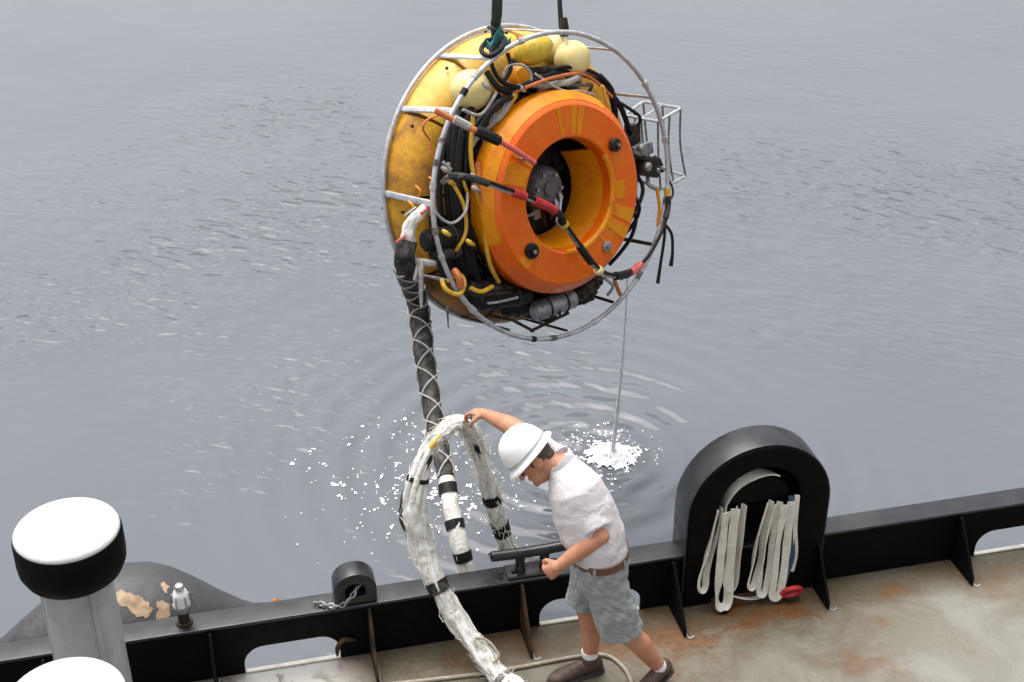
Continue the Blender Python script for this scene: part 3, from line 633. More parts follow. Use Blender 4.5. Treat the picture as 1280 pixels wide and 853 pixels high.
# thruster motor in the middle
MC = P(687, 236, 36) - AX * 36 * K
mb = MB(); mb.lathe([(r * K, h * K) for r, h in [(0, -30), (20, -30), (26, -10), (28, 10), (27, 26), (22, 33), (10, 35), (9, 39), (0, 39)]], MC, AX, XX, YY, 28); mo = mb.build('thruster_motor', 'motor', rov)
for k in range(6):
    c = MC + K * (19 * (XX * math.cos(k * 1.047) + YY * math.sin(k * 1.047))); mb = MB(); mb.lathe([(0, 30 * K), (2.6 * K, 30 * K), (2.6 * K, 37 * K), (0, 37 * K)], c, AX, XX, YY, 6); mb.build('motor_bolt', 'steel', mo)
for (dx, dy, l, mat) in ((10, -14, 16, 'steel'), (14, -22, 14, 'alu'), (2, -18, 20, 'dark_metal'), (16, -6, 12, 'steel')):
    p = MC + K * (XX * dx + YY * dy + AX * 34); mb = MB(); mb.tube([p, p - YY * l * .5 * K + AX * 4 * K, p - YY * l * K], [3 * K, 3.4 * K, 2 * K], 7, 4); mb.build('motor_fitting', mat, mo)
for k, dg in enumerate((20, 110, 200, 290)):
    p, q = MC + K * (AX * 2 + 22 * (XX * math.cos(R(dg)) + YY * math.sin(R(dg)))), RCt + K * (AX * -4 + 56 * (XX * math.cos(R(dg + 4)) + YY * math.sin(R(dg + 4))))
    mb = MB(); mb.tube([p, q], [7 * K, 5 * K], 8, 1, flat=.6); mb.build('motor_strut', 'dark_metal', rov)
for k in range(4):
    th = R(45 + 90 * k); d = XX * math.cos(th) + YY * math.sin(th); e_ = AX.cross(d); mb = MB(); secs = []
    for r, wd, pit in ((22, 8, 40), (34, 14, 30), (46, 14, 24), (52, 6, 20)):
        c = MC + K * (d * (r - (6 if r > 40 else 0)) - AX * 18); secs.append((c, (e_ * math.cos(R(pit)) + AX * math.sin(R(pit))) * wd * K, (AX * math.cos(R(pit)) - e_ * math.sin(R(pit))) * 1.4 * K))
    mb.loft(secs, 10); mb.build('propeller_blade', 'dark_metal', rov)
for (u, v, wd, hx, hy, hz, mat, ti) in ((700, 190, -14, 20, 14, 10, 'black_matt', 20), (676, 196, -6, 12, 16, 8, 'black_matt', -30), (664, 270, -8, 10, 22, 8, 'black_matt', 12), (690, 292, -12, 20, 9, 8, 'black_matt', 5), (720, 200, -20, 14, 8, 6, 'dark_metal', -40), (735, 226, 0, 10, 5, 5, 'black_matt', -12), (664, 190, 8, 7, 9, 6, 'vent_grey', -30), (668, 262, 8, 6, 12, 5, 'alu', 10)):  # mostly black plates, added to darken the inside of the duct
    xr = (XX * math.cos(R(ti)) + YY * math.sin(R(ti))); mb = MB(); mb.box(P(u, v, wd), (hx * K, hy * K, hz * K), (xr, AX.cross(xr), AX)); mb.build('duct_filler', mat, rov, bevel=2 * K)
pr = [(66.5, 72.5), (69, 75.3), (72.2, 75.6), (72.2, 74), (69, 73.5), (67, 71.5)]
mb = MB(); mb.lathe([(r * K, h * K) for r, h in pr], RCt, AX, XX, YY, 48, R(-95), R(40)); mb.build('rim_bead', 'ringyellow', rov)
# trawl-float balls
def fball(u, v, w, r, l, mat, ang=0):
    c = P(u, v, w); ax = (rt * math.cos(R(ang)) + up * math.sin(R(ang))); oy = toC.cross(ax)
    pr = []
    for k in range(13):
        ph = math.pi * k / 12; pr.append((max(.16 * r, r * math.sin(ph)) * K, -l * math.cos(ph) * K))
    mb = MB(); mb.lathe([(0.10 * r * K, pr[0][1] * .7)] + pr + [(0.10 * r * K, pr[-1][1] * .7)], c, ax, oy, toC, 28, close=False)
    o = mb.build('float_ball', mat, rov, ang=60)
    mb = MB(); mb.lathe([(0, -l * .99 * K), (.17 * r * K, -l * .99 * K), (.17 * r * K, l * .99 * K), (0, l * .99 * K)], c, ax, oy, toC, 12); mb.build('float_eye', 'black_matt', o)
fball(593, 121, 20, 25, 24, 'ball', 70); fball(666, 70, 22, 18, 25, 'ball2', 200); fball(714, 78, 26, 23, 23, 'ball', 160); fball(692, 64, 4, 17, 18, 'ball', 20)
# hoses, cables and canisters packed between collar and ring
def hose(pts, r, mat, name='hose', n=8, sub=6, par=None, wob=0): 
    mb = MB(); mb.tube(pts, [x * K for x in r] if isinstance(r, (list, tuple)) else r * K, n, sub, wob=wob); return mb.build(name, mat, par or rov)
rr = random.Random(21)
for i in range(44):                                    # arcs following the drum
    a0 = rr.uniform(95, 290) if i < 30 else rr.uniform(-30, 100); span = rr.uniform(25, 75); r0 = rr.uniform(112, 134); w0 = rr.uniform(0, 42)
    pts = []
    for k in range(6):
        pts.append(pol(r0 + rr.uniform(-7, 7), a0 + span * k / 5, w0 + rr.uniform(-9, 9)))
    pts[0] = pol(104, a0 - 3, -8); pts[-1] = pol(104, a0 + span + 3, -8)
    hose(pts, rr.choice((1.8, 2.2, 3, 3.6, 4.2)), rr.choice(['black_matt'] * 7 + ['greyhose', 'greyhose', 'yellow', 'orangehose', 'palehose']))
for u0, v0, u1, v1, wd in ((572, 160, 578, 330, 22), (578, 155, 586, 335, 30), (584, 165, 592, 330, 36), (566, 175, 566, 300, 20), (592, 150, 600, 345, 34)):
    m_ = (u0 + u1) / 2 - 9; hose([P(u0 + 12, v0 - 12, wd - 20), P(u0, v0, wd), P(m_, (v0 + v1) / 2, wd + 6), P(u1, v1, wd), P(u1 + 14, v1 + 14, wd - 22)], rr.choice((4.2, 3.6, 4.6)), 'black_matt')
hose([P(597, 150, 40), P(594, 200, 46), P(606, 262, 54), P(614, 320, 52), P(625, 348, 40)], 2.8, 'yellow'); hose([P(602, 205, 50), P(606, 240, 56), P(610, 268, 58)], 3.4, 'orangehose')
hose([P(575, 232, 44), P(586, 255, 50), P(588, 285, 50), P(578, 305, 46), P(570, 312, 30)], 2.2, 'yellow')
hose([P(552, 240, 48), P(555, 262, 52), P(572, 275, 54), P(588, 262, 54), P(590, 240, 48)], 1.7, 'palehose')
hose([P(560, 340, 50), P(566, 352, 58), P(580, 358, 60), P(586, 346, 56), P(580, 336, 50), P(566, 343, 48)], 2.8, 'yellow')
hose([P(592, 352, 50), P(605, 357, 54), P(618, 352, 50)], 2.8, 'yellow'); hose([P(574, 330, 50), P(580, 338, 58), P(582, 350, 58)], 4.5, 'orangehose', 'orange_plug')
hose([P(548, 180, 30), P(541, 168, 34), P(546, 158, 36), P(558, 152, 36)], 1.3, 'orangehose'); hose([P(548, 180, 30), P(550, 195, 34), P(556, 205, 36)], 1.3, 'orangehose')
# clips, ties and fittings
for u, v, wd, mat in ((593, 298, 56, 'yellow'), (572, 228, 52, 'yellow'), (566, 286, 50, 'ball2'), (600, 236, 56, 'palehose'), (612, 118, 50, 'palehose'), (652, 118, 48, 'palehose'), (598, 222, 52, 'palehose'), (566, 214, 48, 'palehose')):
    hose([P(u - 4, v - 3, wd), P(u, v, wd + 4), P(u + 4, v + 3, wd)], [2.2, 3.2, 2.2], mat, 'cable_clip')
# top cluster
hose([P(612, 100, 30), P(625, 118, 44), P(640, 122, 48), P(668, 108, 44), P(700, 96, 36), P(740, 100, 34), P(775, 130, 30), P(795, 175, 20)], 3.6, 'black_matt')
hose([P(628, 126, 40), P(646, 122, 50), P(690, 104, 50), P(730, 98, 44), P(765, 122, 40)], 2.2, 'orangehose'); hose([P(620, 70, 40), P(618, 92, 46), P(630, 112, 50), P(655, 118, 52)], 2.6, 'black_matt')
hose([P(632, 100, 44), P(640, 92, 46), P(655, 92, 46), P(664, 102, 46), P(660, 113, 46), P(645, 116, 46), P(634, 110, 46), P(632, 100, 44)], 1.7, 'palehose')
hose([P(680, 100, 30), P(700, 90, 38), P(735, 92, 40), P(762, 108, 36), P(770, 132, 30), P(772, 150, 20)], 2.6, 'black_matt'); hose([P(748, 96, 30), P(762, 112, 34), P(770, 140, 30)], 4.2, 'black_matt')
hose([P(770, 125, 30), P(790, 136, 34), P(804, 146, 30), P(800, 160, 20), P(796, 175, 10)], 2.2, 'black_matt'); hose([P(744, 120, 40), P(752, 110, 44), P(756, 124, 46), P(760, 136, 44)], 2, 'yellow')
hose([P(640, 85, 20), P(660, 95, 25), P(690, 92, 25), P(712, 98, 22)], 4.5, 'black_dusty'); hose([P(605, 165, 46), P(622, 140, 50), P(640, 128, 48)], 4.5, 'black_matt', 'canister'); hose([P(585, 145, 40), P(606, 150, 46), P(624, 124, 46)], 2, 'palehose')
hose([P(668, 100, 44), P(700, 118, 54), P(724, 118, 54), P(742, 122, 50)], 1.5, 'palehose')
mb = MB(); c = P(646, 103, 20); mb.lathe([(0, 0), (16 * K, 0), (17 * K, 6 * K), (12 * K, 14 * K), (0, 15 * K)], c, AX, XX, YY, 20); mb.build('yellow_pod', 'ringyellow', rov)
# arm bar with black grip running in front of the left of the ring
hose([P(556, 148, 55), P(580, 160, 66), P(604, 171, 78)], 3.6, 'orangehose', 'boom_bar'); hose([P(602, 170, 78), P(616, 176, 84), P(628, 182, 88)], [6.5, 7, 6], 'black_matt', 'boom_grip'); hose([P(627, 181, 88), P(648, 193, 92), P(668, 206, 92)], 3.2, 'pink', 'boom_bar'); hose([P(577, 157, 66), P(594, 166, 72)], 5.2, 'palehose', 'boom_wrap')
# hose bundle that crosses the ring, taped red, and leads out to the right
pth = [P(562, 228, 40), P(572, 221, 62), P(598, 224, 86), P(632, 236, 90), P(662, 247, 92), P(692, 262, 92), P(704, 280, 90), P(722, 305, 90), P(745, 334, 92), P(765, 344, 84), P(790, 342, 72), P(812, 326, 64), P(832, 294, 58), P(841, 266, 54), P(842, 246, 52)]
cb = hose(pth, 2.6, 'greyhose', 'cable_bundle'); hose([p + (up * 1.8 + rt * 1.2 + AX * 1.5) * K for p in pth[:-1]], 2.0, 'black_matt', 'cable', par=cb); hose([p - (up * 1.8 - rt * 1.0 + AX * .5) * K for p in pth], 1.8, 'palehose', 'cable', par=cb)
def along(i0, i1, r, mat, name='tape_wrap'):
    cp_ = catmull(pth, 6); hose([p + AX * .6 * K for p in cp_[int(i0 * 6):int(i1 * 6) + 1]], r, mat, name, sub=1, par=cb)
along(1.0, 2.6, 4.6, 'black_dusty'); along(3.4, 3.9, 5.0, 'red'); along(4.3, 5.0, 5.4, 'red'); along(5.0, 5.9, 5.6, 'black_matt'); along(5.9, 6.1, 6.2, 'yellow'); along(7.0, 7.7, 4.8, 'black_matt'); along(8.0, 8.2, 6, 'ball'); along(9.2, 9.9, 5.6, 'black_matt'); along(10.05, 10.75, 5.2, 'pink'); along(12.8, 14, 4.2, 'black_dusty')
hose([P(700, 246, 92), P(698, 262, 94), P(694, 274, 94), P(700, 282, 94)], 1.4, 'steel', 'wire_loop', par=cb)
hose([P(838, 282, 56), P(838, 300, 58), P(834, 330, 58), P(830, 360, 58)], [2, 2, 2, 2.6], 'black_matt', 'loose_cable'); hose([P(838, 282, 56), P(848, 296, 58), P(850, 320, 58), P(848, 338, 58)], [2, 2, 2, 3], 'black_matt', 'loose_cable')
hose([P(841, 236, 50), P(842, 248, 52), P(842, 264, 54)], [5, 4, 3.5], 'yellow', 'tape_wrap'); hose([P(828, 236, 40), P(832, 262, 44), P(830, 285, 46), P(838, 268, 52)], 2.2, 'ringyellow')
hose([P(845, 225, 44), P(850, 240, 48), P(846, 250, 50), P(840, 240, 48)], 1.4, 'dark_metal', 'wire_loop')
for pts_ in ([P(796, 212, 26), P(808, 232, 36), P(806, 250, 40), P(794, 272, 40), P(780, 300, 30), P(770, 320, 16)], [P(800, 222, 30), P(798, 245, 42), P(804, 262, 42), P(798, 280, 36), P(786, 296, 20)], [P(780, 250, 10), P(800, 270, 26), P(796, 296, 30), P(782, 318, 22), P(766, 336, 14)]): hose(pts_, 2.6, 'black_matt')
# right: wire basket and actuator block
tp = [P(784, 142, 10), P(812, 122, -12), P(864, 130, 10), P(828, 150, 34)]; bt = [P(800, 224, 10), P(824, 206, -8), P(874, 220, 10), P(834, 237, 34)]
bk = None
for lst in (tp, bt):
    mb = MB(); loopc = []
    for i in range(4):
        p, q = lst[i], lst[(i + 1) % 4]
        for k in range(8):
            loopc.append(p.lerp(q, .06 + .88 * k / 7))
    mb.tube(loopc, 2.1 * K, 8, 1, closed=True); o = mb.build('basket_rim', 'steel_paint', rov); bk = bk or o
for a_, b_, s0, in ((0, 1, .5), (1, 2, .0), (1, 2, .5), (2, 3, .02), (2, 3, .5), (3, 0, .0), (3, 0, .5)):
    p, q = tp[a_].lerp(tp[b_], s0), bt[a_].lerp(bt[b_], s0); hose([p, p.lerp(q, .5) - rt * (4 if a_ == 2 else 1) * K, q], 1.4, 'greyhose', 'basket_wire', 6, 5)
hose([tp[0].lerp(tp[3], .5), tp[1].lerp(tp[2], .5)], 1.5, 'steel_paint', 'basket_wire', 6, 1)
def blk(u, v, wd, hx, hy, hz, mat, name, tilt=0):
    xr = (XX * math.cos(R(tilt)) + YY * math.sin(R(tilt))); yr = AX.cross(xr); mb = MB(); mb.box(P(u, v, wd), (hx * K, hy * K, hz * K), (xr, yr, AX)); return mb.build(name, mat, rov, bevel=2.2 * K)
b1 = blk(812, 207, 28, 15, 13, 14, 'dark_metal', 'actuator_block', -12); blk(802, 186, 24, 17, 8, 12, 'alu', 'valve_block', 10); blk(795, 165, 16, 7, 12, 9, 'dark_metal', 'valve_block', 4); blk(786, 176, 20, 10, 6, 10, 'black_matt', 'valve_block', 30)
for (u, v, wd, r) in ((812, 208, 42, 6), (826, 212, 36, 4), (803, 184, 38, 5)):
    c = P(u, v, wd); mb = MB(); mb.lathe([(0, 0), (r * K, 0), (r * K, 5 * K), (r * .6 * K, 7 * K), (0, 7 * K)], c, AX, XX, YY, 12); mb.build('valve_knob', 'steel', b1)
hose([P(800, 150, 10), P(803, 170, 18), P(800, 190, 20)], 3.4, 'steel', 'valve_pipe'); hose([P(790, 190, 30), P(806, 198, 40), P(820, 200, 38)], 2.5, 'black_matt'); hose([P(824, 196, 34), P(832, 202, 34), P(836, 214, 32)], 3, 'black_matt'); hose([P(816, 222, 30), P(818, 232, 34), P(832, 238, 34)], 2.8, 'palehose')
# bottom: canisters and keel bars
def can(u0, v0, u1, v1, wd, r, mat):
    p, q = P(u0, v0, wd), P(u1, v1, wd); d = (q - p).normalized(); mb = MB(); mb.tube([p, p + d * 3 * K, p + d * 3.2 * K, q - d * 3.2 * K, q - d * 3 * K, q], [r * .75 * K, r * .95 * K, r * K, r * K, r * .95 * K, r * .75 * K], 18, 1); o = mb.build('canister', mat, rov, ang=30)
    for t_ in (.3, .72):
        c = p.lerp(q, t_); a_ = d.orthogonal().normalized(); b_ = d.cross(a_); mb = MB(); mb.tube([c + (a_ * math.cos(k * .3927) + b_ * math.sin(k * .3927)) * r * 1.04 * K for k in range(16)], 1.4 * K, 6, 1, closed=True); mb.build('canister_clamp', 'dark_metal', o)
can(668, 389, 718, 374, 34, 13, 'alu'); can(600, 372, 662, 366, 36, 11, 'black_matt'); can(590, 352, 640, 362, 30, 9, 'black_dusty'); can(630, 384, 680, 384, 6, 12, 'black_matt'); can(722, 372, 752, 350, 30, 10, 'dark_metal')
for pts_ in ([P(640, 398, 20), P(668, 412, 44)], [P(664, 411, 44), P(712, 395, 20)], [P(715, 385, 30), P(738, 378, 48)], [P(612, 393, 0), P(640, 398, 20)], [P(760, 345, 40), P(782, 352, 48)], [P(596, 362, 52), P(640, 360, 56)], [P(700, 378, 40), P(700, 396, 48)]): hose(pts_, 2.2, 'dark_metal', 'keel_bar', 6, 1)
for i in range(26):
    a0 = rr.uniform(195, 300); r0 = rr.uniform(118, 168); pts_ = [pol(r0 + rr.uniform(-12, 12), a0 + k * rr.uniform(5, 10), 8 + rr.uniform(0, 26)) for k in range(4)]; pts_[0] = pol(r0, a0, -6); pts_[-1] = pol(r0, a0 + 30, -6)
    hose(pts_, rr.choice((2.2, 3, 4)), rr.choice(('black_matt', 'black_matt', 'dark_metal', 'black_dusty')))
for (u, v, wd, hx, hy, hz, ti) in ((600, 372, 14, 16, 9, 10, -20), (566, 330, 12, 10, 18, 10, 20), (640, 378, 16, 20, 8, 10, -5), (556, 290, 12, 9, 24, 9, 5), (735, 372, 10, 14, 8, 8, 30)): blk(u, v, wd, hx, hy, hz, 'black_matt', 'dark_filler', ti)  # black boxes added, like the hoses above, to deepen the shade below the ring
hose([P(612, 372, 50), P(625, 371, 52), P(648, 367, 52)], 1.6, 'palehose'); hose([P(770, 352, 60), P(776, 366, 56), P(779, 372, 52)], 2.8, 'orangehose'); hose([P(756, 348, 60), P(768, 360, 60), P(762, 372, 50)], 2, 'steel')
hose([P(652, 270, 10), P(664, 268, 14), P(675, 260, 12)], 2, 'palehose', 'wire_loop')
# left underside: tether clamp and fittings
hose([P(546, 254, 30), P(532, 268, 34), P(524, 282, 34), P(522, 300, 32)], [4, 7, 8, 9], 'white_cord', 'tether_wrap', 10, wob=.3)
can(540, 296, 582, 290, 34, 13, 'black_matt'); can(548, 312, 580, 308, 36, 8, 'black_dusty')
hose([P(528, 318, 36), P(540, 320, 42), P(552, 322, 42)], [4, 5, 4], 'palehose', 'clamp_bar'); hose([P(538, 318, 44), P(537, 335, 46), P(537, 372, 44)], [3.4, 3, 1.6], 'palehose', 'clamp_pin'); hose([P(534, 322, 44), P(530, 340, 44)], 2.2, 'palehose', 'clamp_pin'); hose([P(566, 372, 50), P(567, 398, 50)], [1.6, .9], 'greyhose', 'loose_cable')
for u, v in ((540, 262), (530, 275), (516, 292), (526, 262)): hose([P(u - 5, v + 4, 36), P(u, v, 40), P(u + 6, v - 5, 36)], 1.7, rr.choice(('palehose', 'pink', 'yellow')), 'cable_tie')
for u, v in ((522, 250), (530, 232), (545, 222)): hose([P(u, v, 14), P(u + 6, v + 6, 22), P(u + 3, v + 14, 16)], 1.3, 'ringyellow', 'cable_tie')
# small white T handles on the left
hose([P(563, 205, 44), P(572, 214, 48)], 2.2, 'palehose', 'handle'); hose([P(570, 206, 46), P(566, 216, 46)], 2.2, 'palehose', 'handle')

# ---------------------------------------------------------------- lifting slings
tl = P(622, 66, 8); TOP = V((.08, 8.68, 6.0))
s1 = empty('lifting_sling', tl, label='dark green lifting sling knotted round the top left of the vehicle', cat='sling', group='slings carrying the vehicle')
def slg(pts, r, mat, name, par, **k): mb = MB(); mb.tube(pts, r, 10, 5, **k); return mb.build(name, mat, par)
slg([tl, P(622, 40, 8), V((-.092, 8.72, 2.83)), V((-.06, 8.71, 3.8)), TOP], [.03, .033, .034, .03, .028], 'greensling', 'sling_leg', s1, flat=.7, wob=.15)
for i, (du, dv) in enumerate(((0, 0), (2, 5), (-2, 11), (1, -9))):
    c = P(621 + du, 58 + dv, 10); lst = [c + (rt * math.cos(k * .5236) * .047 + toC * math.sin(k * .5236) * .05 + up * .018 * math.cos(k * .5236 + i)) for k in range(12)]
    mb = MB(); mb.tube(lst, .012, 6, 1, closed=True); mb.build('lashing', 'greensling', s1)
slg([P(612, 62, 14), P(606, 76, 34), P(616, 84, 50), P(630, 74, 50), P(632, 60, 30)], .016, 'black_matt', 'choker_loop', s1); slg([P(636, 78, 40), P(640, 96, 46), P(632, 110, 46)], .014, 'black_matt', 'choker_loop', s1)
mb = MB(); secs = []
for k in range(9):
    a = k / 8; c = P(612 + 28 * a, 66 + 8 * math.sin(a * 9) - 8 * a, 22 + 6 * math.sin(k)); q = .3 + .7 * math.sin(math.pi * (a * .9 + .05)); secs.append((c, up * .05 * q, toC * .035 * q))
mb.loft(secs, 12); mb.build('rag', 'teal', s1)
t2 = P(705, 52, 30)
s2 = empty('lifting_sling', t2, label='thin dark sling with a shackle on the right of the hoop top', cat='sling', group='slings carrying the vehicle')
slg([t2, P(704, 40, 28), P(697, -2, 24), TOP + V((.02, 0, 0))], [.024, .02, .017, .018], 'greensling', 'sling_leg', s2, wob=.25)
slg([P(703, 30, 28), P(704, 42, 29), P(705, 52, 30)], [.022, .03, .022], 'dark_metal', 'shackle', s2)

# ---------------------------------------------------------------- umbilical
um = empty('umbilical_hose', V((-.25, 6.5, -1)), label='black rope-laced umbilical hose hanging from the vehicle, white-wrapped at its lower end', cat='hose')
up_pts = [P(522, 296, 32), P(519, 318, 30), V((-.655, 8.42, 1.04)), V((-.60, 8.05, .87)), V((-.55, 7.7, .70)), V((-.50, 7.35, .62)), V((-.45, 7.1, .58))]
up_pts = [P(522, 296, 32), P(519, 322, 30)]
def ray_pt(u, v, y):
    f0 = 640 / math.tan(R(20)); x = (u - 640) / f0; q = (v - 426.5) / f0; d = V((x, .8660254 - .5 * q, -.5 - .8660254 * q)); return V((0, 0, 5.4)) + d * (y / d.y)
up_pts += [ray_pt(522, 380, 8.25), ray_pt(531, 450, 7.85), ray_pt(541, 515, 7.45), ray_pt(550, 560, 7.15), ray_pt(558, 598, 6.92)]
lowp = [ray_pt(558, 598, 6.92), ray_pt(566, 645, 6.72), ray_pt(577, 690, 6.58), ray_pt(590, 740, 6.5), V((-.2, 6.46, -.5)), V((-.19, 6.45, -1.3))]
mb = MB(); mb.tube(up_pts, [.064, .068, .068, .064, .060, .055, .05], 14, 10, wob=.12); ub = mb.build('hose_sheath', 'black_dusty', um)
cp = catmull(up_pts[1:], 24); frs = frames(cp); tot = 0; ln = [0]
for a, b in zip(cp, cp[1:]): tot += (b - a).length; ln.append(tot)
for sg, ph in ((1, 0), (-1, 1.2), (1, 3.14), (-1, 4.34)):
    pts = []
    for p, (tt, a, b), l in zip(cp, frs, ln):
        th = ph + sg * l / tot * 2 * math.pi * 4.6; q = .081 - .024 * l / tot; pts.append(p + (a * math.cos(th) + b * math.sin(th)) * q)
    mb = MB(); mb.tube(pts, .006, 6, 1); mb.build('lacing', 'palehose', ub)
mb = MB(); mb.tube(lowp, [.05, .05, .052, .05, .05, .05], 14, 8, wob=.2, seed=3); lb = mb.build('white_wrap', 'white_cord', um)
cl_ = catmull(lowp, 8)
for i0 in (2, 9, 16): 
    mb = MB(); mb.tube(cl_[i0:i0 + 3], .057, 14, 1, wob=.1); mb.build('tape_band', 'black_matt', lb)

# ---------------------------------------------------------------- frayed sleeve held by the man
sl = empty('frayed_rope_sleeve', V((.04, 5.5, 0)), label='looped white frayed rope sleeve with black tape bands held up over the rail', cat='rope sleeve')
sp = [(.09, 5.43, .05), (.042, 5.51, .052), (-.064, 5.639, .065), (-.151, 5.728, .13), (-.281, 5.826, .27), (-.397, 5.909, .45), (-.474, 6.0, .624), (-.521, 6.05, .854), (-.485, 6.12, 1.085), (-.41, 6.20, 1.215), (-.305, 6.32, 1.245), (-.215, 6.42, 1.10), (-.158, 6.46, .84), (-.095, 6.46, .56), (-.045, 6.46, .36)]
srad = [.048, .052, .046, .052, .044, .046, .060, .066, .042, .034, .030, .036, .036, .042, .034]
cs = catmull(sp, 10); rs = lerp_list(srad, len(cs)); fs_ = frames(cs)
mb = MB(); mb.tube(sp, srad, 16, 10, wob=.42, seed=5); sb = mb.build('sleeve', 'white_cloth', sl, ang=70)
for q_ in range(9):
    pts = []
    for i in range(0, len(cs), 2):
        tt, x, y = fs_[i]; th = q_ * .698 + i * .035 + .5 * noise.noise(V((i * .06, q_ * 3.1, 0))); rr_ = rs[i] * (.80 + .55 * noise.noise(V((i * .11, q_ * 1.7, 4)))); pts.append(cs[i] + (x * math.cos(th) + y * math.sin(th)) * rr_)
    mb = MB(); mb.tube(pts, .018, 7, 1, wob=.35, seed=q_); mb.build('rope_strand', 'white_cord' if q_ % 3 else 'white_cloth', sb, ang=70)
def band(i0, i1, mat, ex=.006, name='tape_band'):
    mb = MB(); a, b = int(i0 * 10), int(i1 * 10); mb.tube(cs[a:b + 1], [r * 1.16 + ex for r in rs[a:b + 1]], 14, 1, wob=.12, seed=5); return mb.build(name, mat, sb, ang=60)
band(1.7, 1.95, 'greyhose'); band(4.95, 5.2, 'black_dusty'); band(7.75, 7.83, 'black_matt', .004); band(12.6, 12.85, 'black_matt', .010); band(13.45, 13.8, 'black_matt', .010)
def side_patch(i0, i1, ang, wd, mat, name, off=.004):
    mb = MB(); a, b = int(i0 * 10), int(i1 * 10); pts = []
    for i in range(a, b + 1):
        tt, x, y = fs_[i]; pts.append(cs[i] + (x * math.cos(ang) + y * math.sin(ang)) * (rs[i] * 1.0 + off))
    mb.tube(pts, [wd * .4] + [wd] * 3 + [wd * .4], 8, 1, wob=.3); mb.build(name, mat, sb, ang=60)
frm = lambda i: fs_[int(i * 10)]
def ang_to_cam(i, off=0):
    tt, x, y = frm(i); d = (V((0, 0, 5.4)) - cs[int(i * 10)]).normalized(); return math.atan2(d.dot(y), d.dot(x)) + off
side_patch(8.6, 9.3, ang_to_cam(9, .2), .020, 'yellow', 'yellow_core', -.006)
side_patch(8.0, 8.6, ang_to_cam(8.3, .8), .018, 'black_dusty', 'dark_core', -.006)
side_patch(11.0, 11.8, ang_to_cam(11.4, .1), .018, 'black_matt', 'dark_core', -.004); side_patch(13.85, 14.0, ang_to_cam(13.8), .012, 'black_matt', 'dark_core', -.004)
side_patch(6.3, 7.6, ang_to_cam(7, 2.0 if False else -1.9), .022, 'black_dusty', 'dark_flap', .0)
mb = MB(); mb.tube([cs[28] + V((.03, -.05, .03)), cs[30] + V((.08, -.05, .05)), cs[34] + V((.07, -.03, .05)), cs[36] + V((.03, -.04, .03)), cs[33] + V((.0, -.05, .05))], .008, 7, 6); mb.build('cord_loop', 'rope', sb)
rs2 = random.Random(5); mb = MB()
for i in range(1300):
    k = rs2.randrange(2, len(cs) - 3) if i < 430 else rs2.randrange(90, len(cs) - 3); tt, x, y = fs_[k]; th = rs2.uniform(0, 6.283); ln_ = rs2.uniform(.04, .15) * (1 if i < 430 else .9); sg = rs2.choice((-1, 1)); lift = rs2.random() ** 3 * .055
    pts = []
    for j in range(4):
        u = j / 3; kk = min(max(k + int(sg * u * ln_ * 40), 0), len(cs) - 1); t2_, x2, y2 = fs_[kk]; tw = th + u * rs2.uniform(-.7, .7)
        pts.append(cs[kk] + t2_ * (sg * u * .01) + (x2 * math.cos(tw) + y2 * math.sin(tw)) * (rs[kk] * 1.02 + .002 + lift * u * u) - UZ * lift * .4 * u)
    mb.tube(pts, [.0030, .0026, .0012], 3, 1)
for i in range(70):                                         # splayed end
    tt, x, y = fs_[-1]; th = rs2.uniform(0, 6.283); r0 = rs2.uniform(.2, 1) * .04; d = x * math.cos(th) + y * math.sin(th); l = rs2.uniform(.06, .16)
    p = cs[-2] + d * r0; mb.tube([p, p + tt * l * .5 + d * .012, p + tt * l + d * rs2.uniform(.01, .06)], [.005, .004, .002], 4, 2)
mb.build('loose_fibres', 'strand', sl, recalc=False, kind='stuff')

# ---------------------------------------------------------------- drip stream, splash, foam
spl = V((.797, 9.255, -1))
SP = P(789, 345, 46); pts = [SP, SP.lerp(spl, .25) + V((.015, 0, .05)), SP.lerp(spl, .5) + V((.02, 0, .06)), SP.lerp(spl, .8) + V((.012, 0, .03)), spl]
mb = MB(); mb.tube(pts, [.004, .006, .011, .014, .018], 8, 10, wob=.7)
mb.build('water_stream', 'foam', base=spl, label='thin stream of water running off the vehicle into the sea', cat='water stream', kind='stuff')
rf = random.Random(11); mb = MB()
def froth(x0, x1, y0, y1, st, keep, height, org):
    """ragged sheet of froth: cells where keep() > 0, lumpy tops"""
    vs_, fs2, idx = [], [], {}
    def vid(i, j):
        if (i, j) not in idx:
            x, y = x0 + i * st, y0 + j * st; idx[(i, j)] = len(vs_); vs_.append(V((x, y, height(x, y))) + V(org))
        return idx[(i, j)]
    for i in range(int((x1 - x0) / st)):
        for j in range(int((y1 - y0) / st)):
            if keep(x0 + (i + .5) * st, y0 + (j + .5) * st) > 0: fs2.append((vid(i, j), vid(i + 1, j), vid(i + 1, j + 1), vid(i, j + 1)))
    return vs_, fs2
def sk(x, y): return 1 - math.hypot(x / 1.25, y) / .165 + .55 * noise.noise(V((x * 16, y * 16, 1))) + .45 * noise.noise(V((x * 40, y * 40, 2))) + .02
def shh(x, y):
    q = max(0, 1 - math.hypot(x / 1.25, y) / .22); return .006 + .07 * q * q + q * .05 * abs(noise.noise(V((x * 30, y * 30, 5)))) + .012 * noise.noise(V((x * 75, y * 75, 7)))
mb.add(*froth(-.32, .32, -.28, .28, .007, sk, shh, spl))
def rk(x, y):
    r = math.hypot(x / 1.25, y); return .8 * noise.noise(V((x * 13, y * 13, 9))) + .6 * noise.noise(V((x * 34, y * 34, 3))) - .84 + .5 * math.exp(-((r - .34) / .07) ** 2) * (1 if x < .1 else .35) + .3 * math.exp(-((r - .22) / .05) ** 2)
mb.add(*froth(-.7, .6, -.5, .5, .010, rk, lambda x, y: .004, spl))
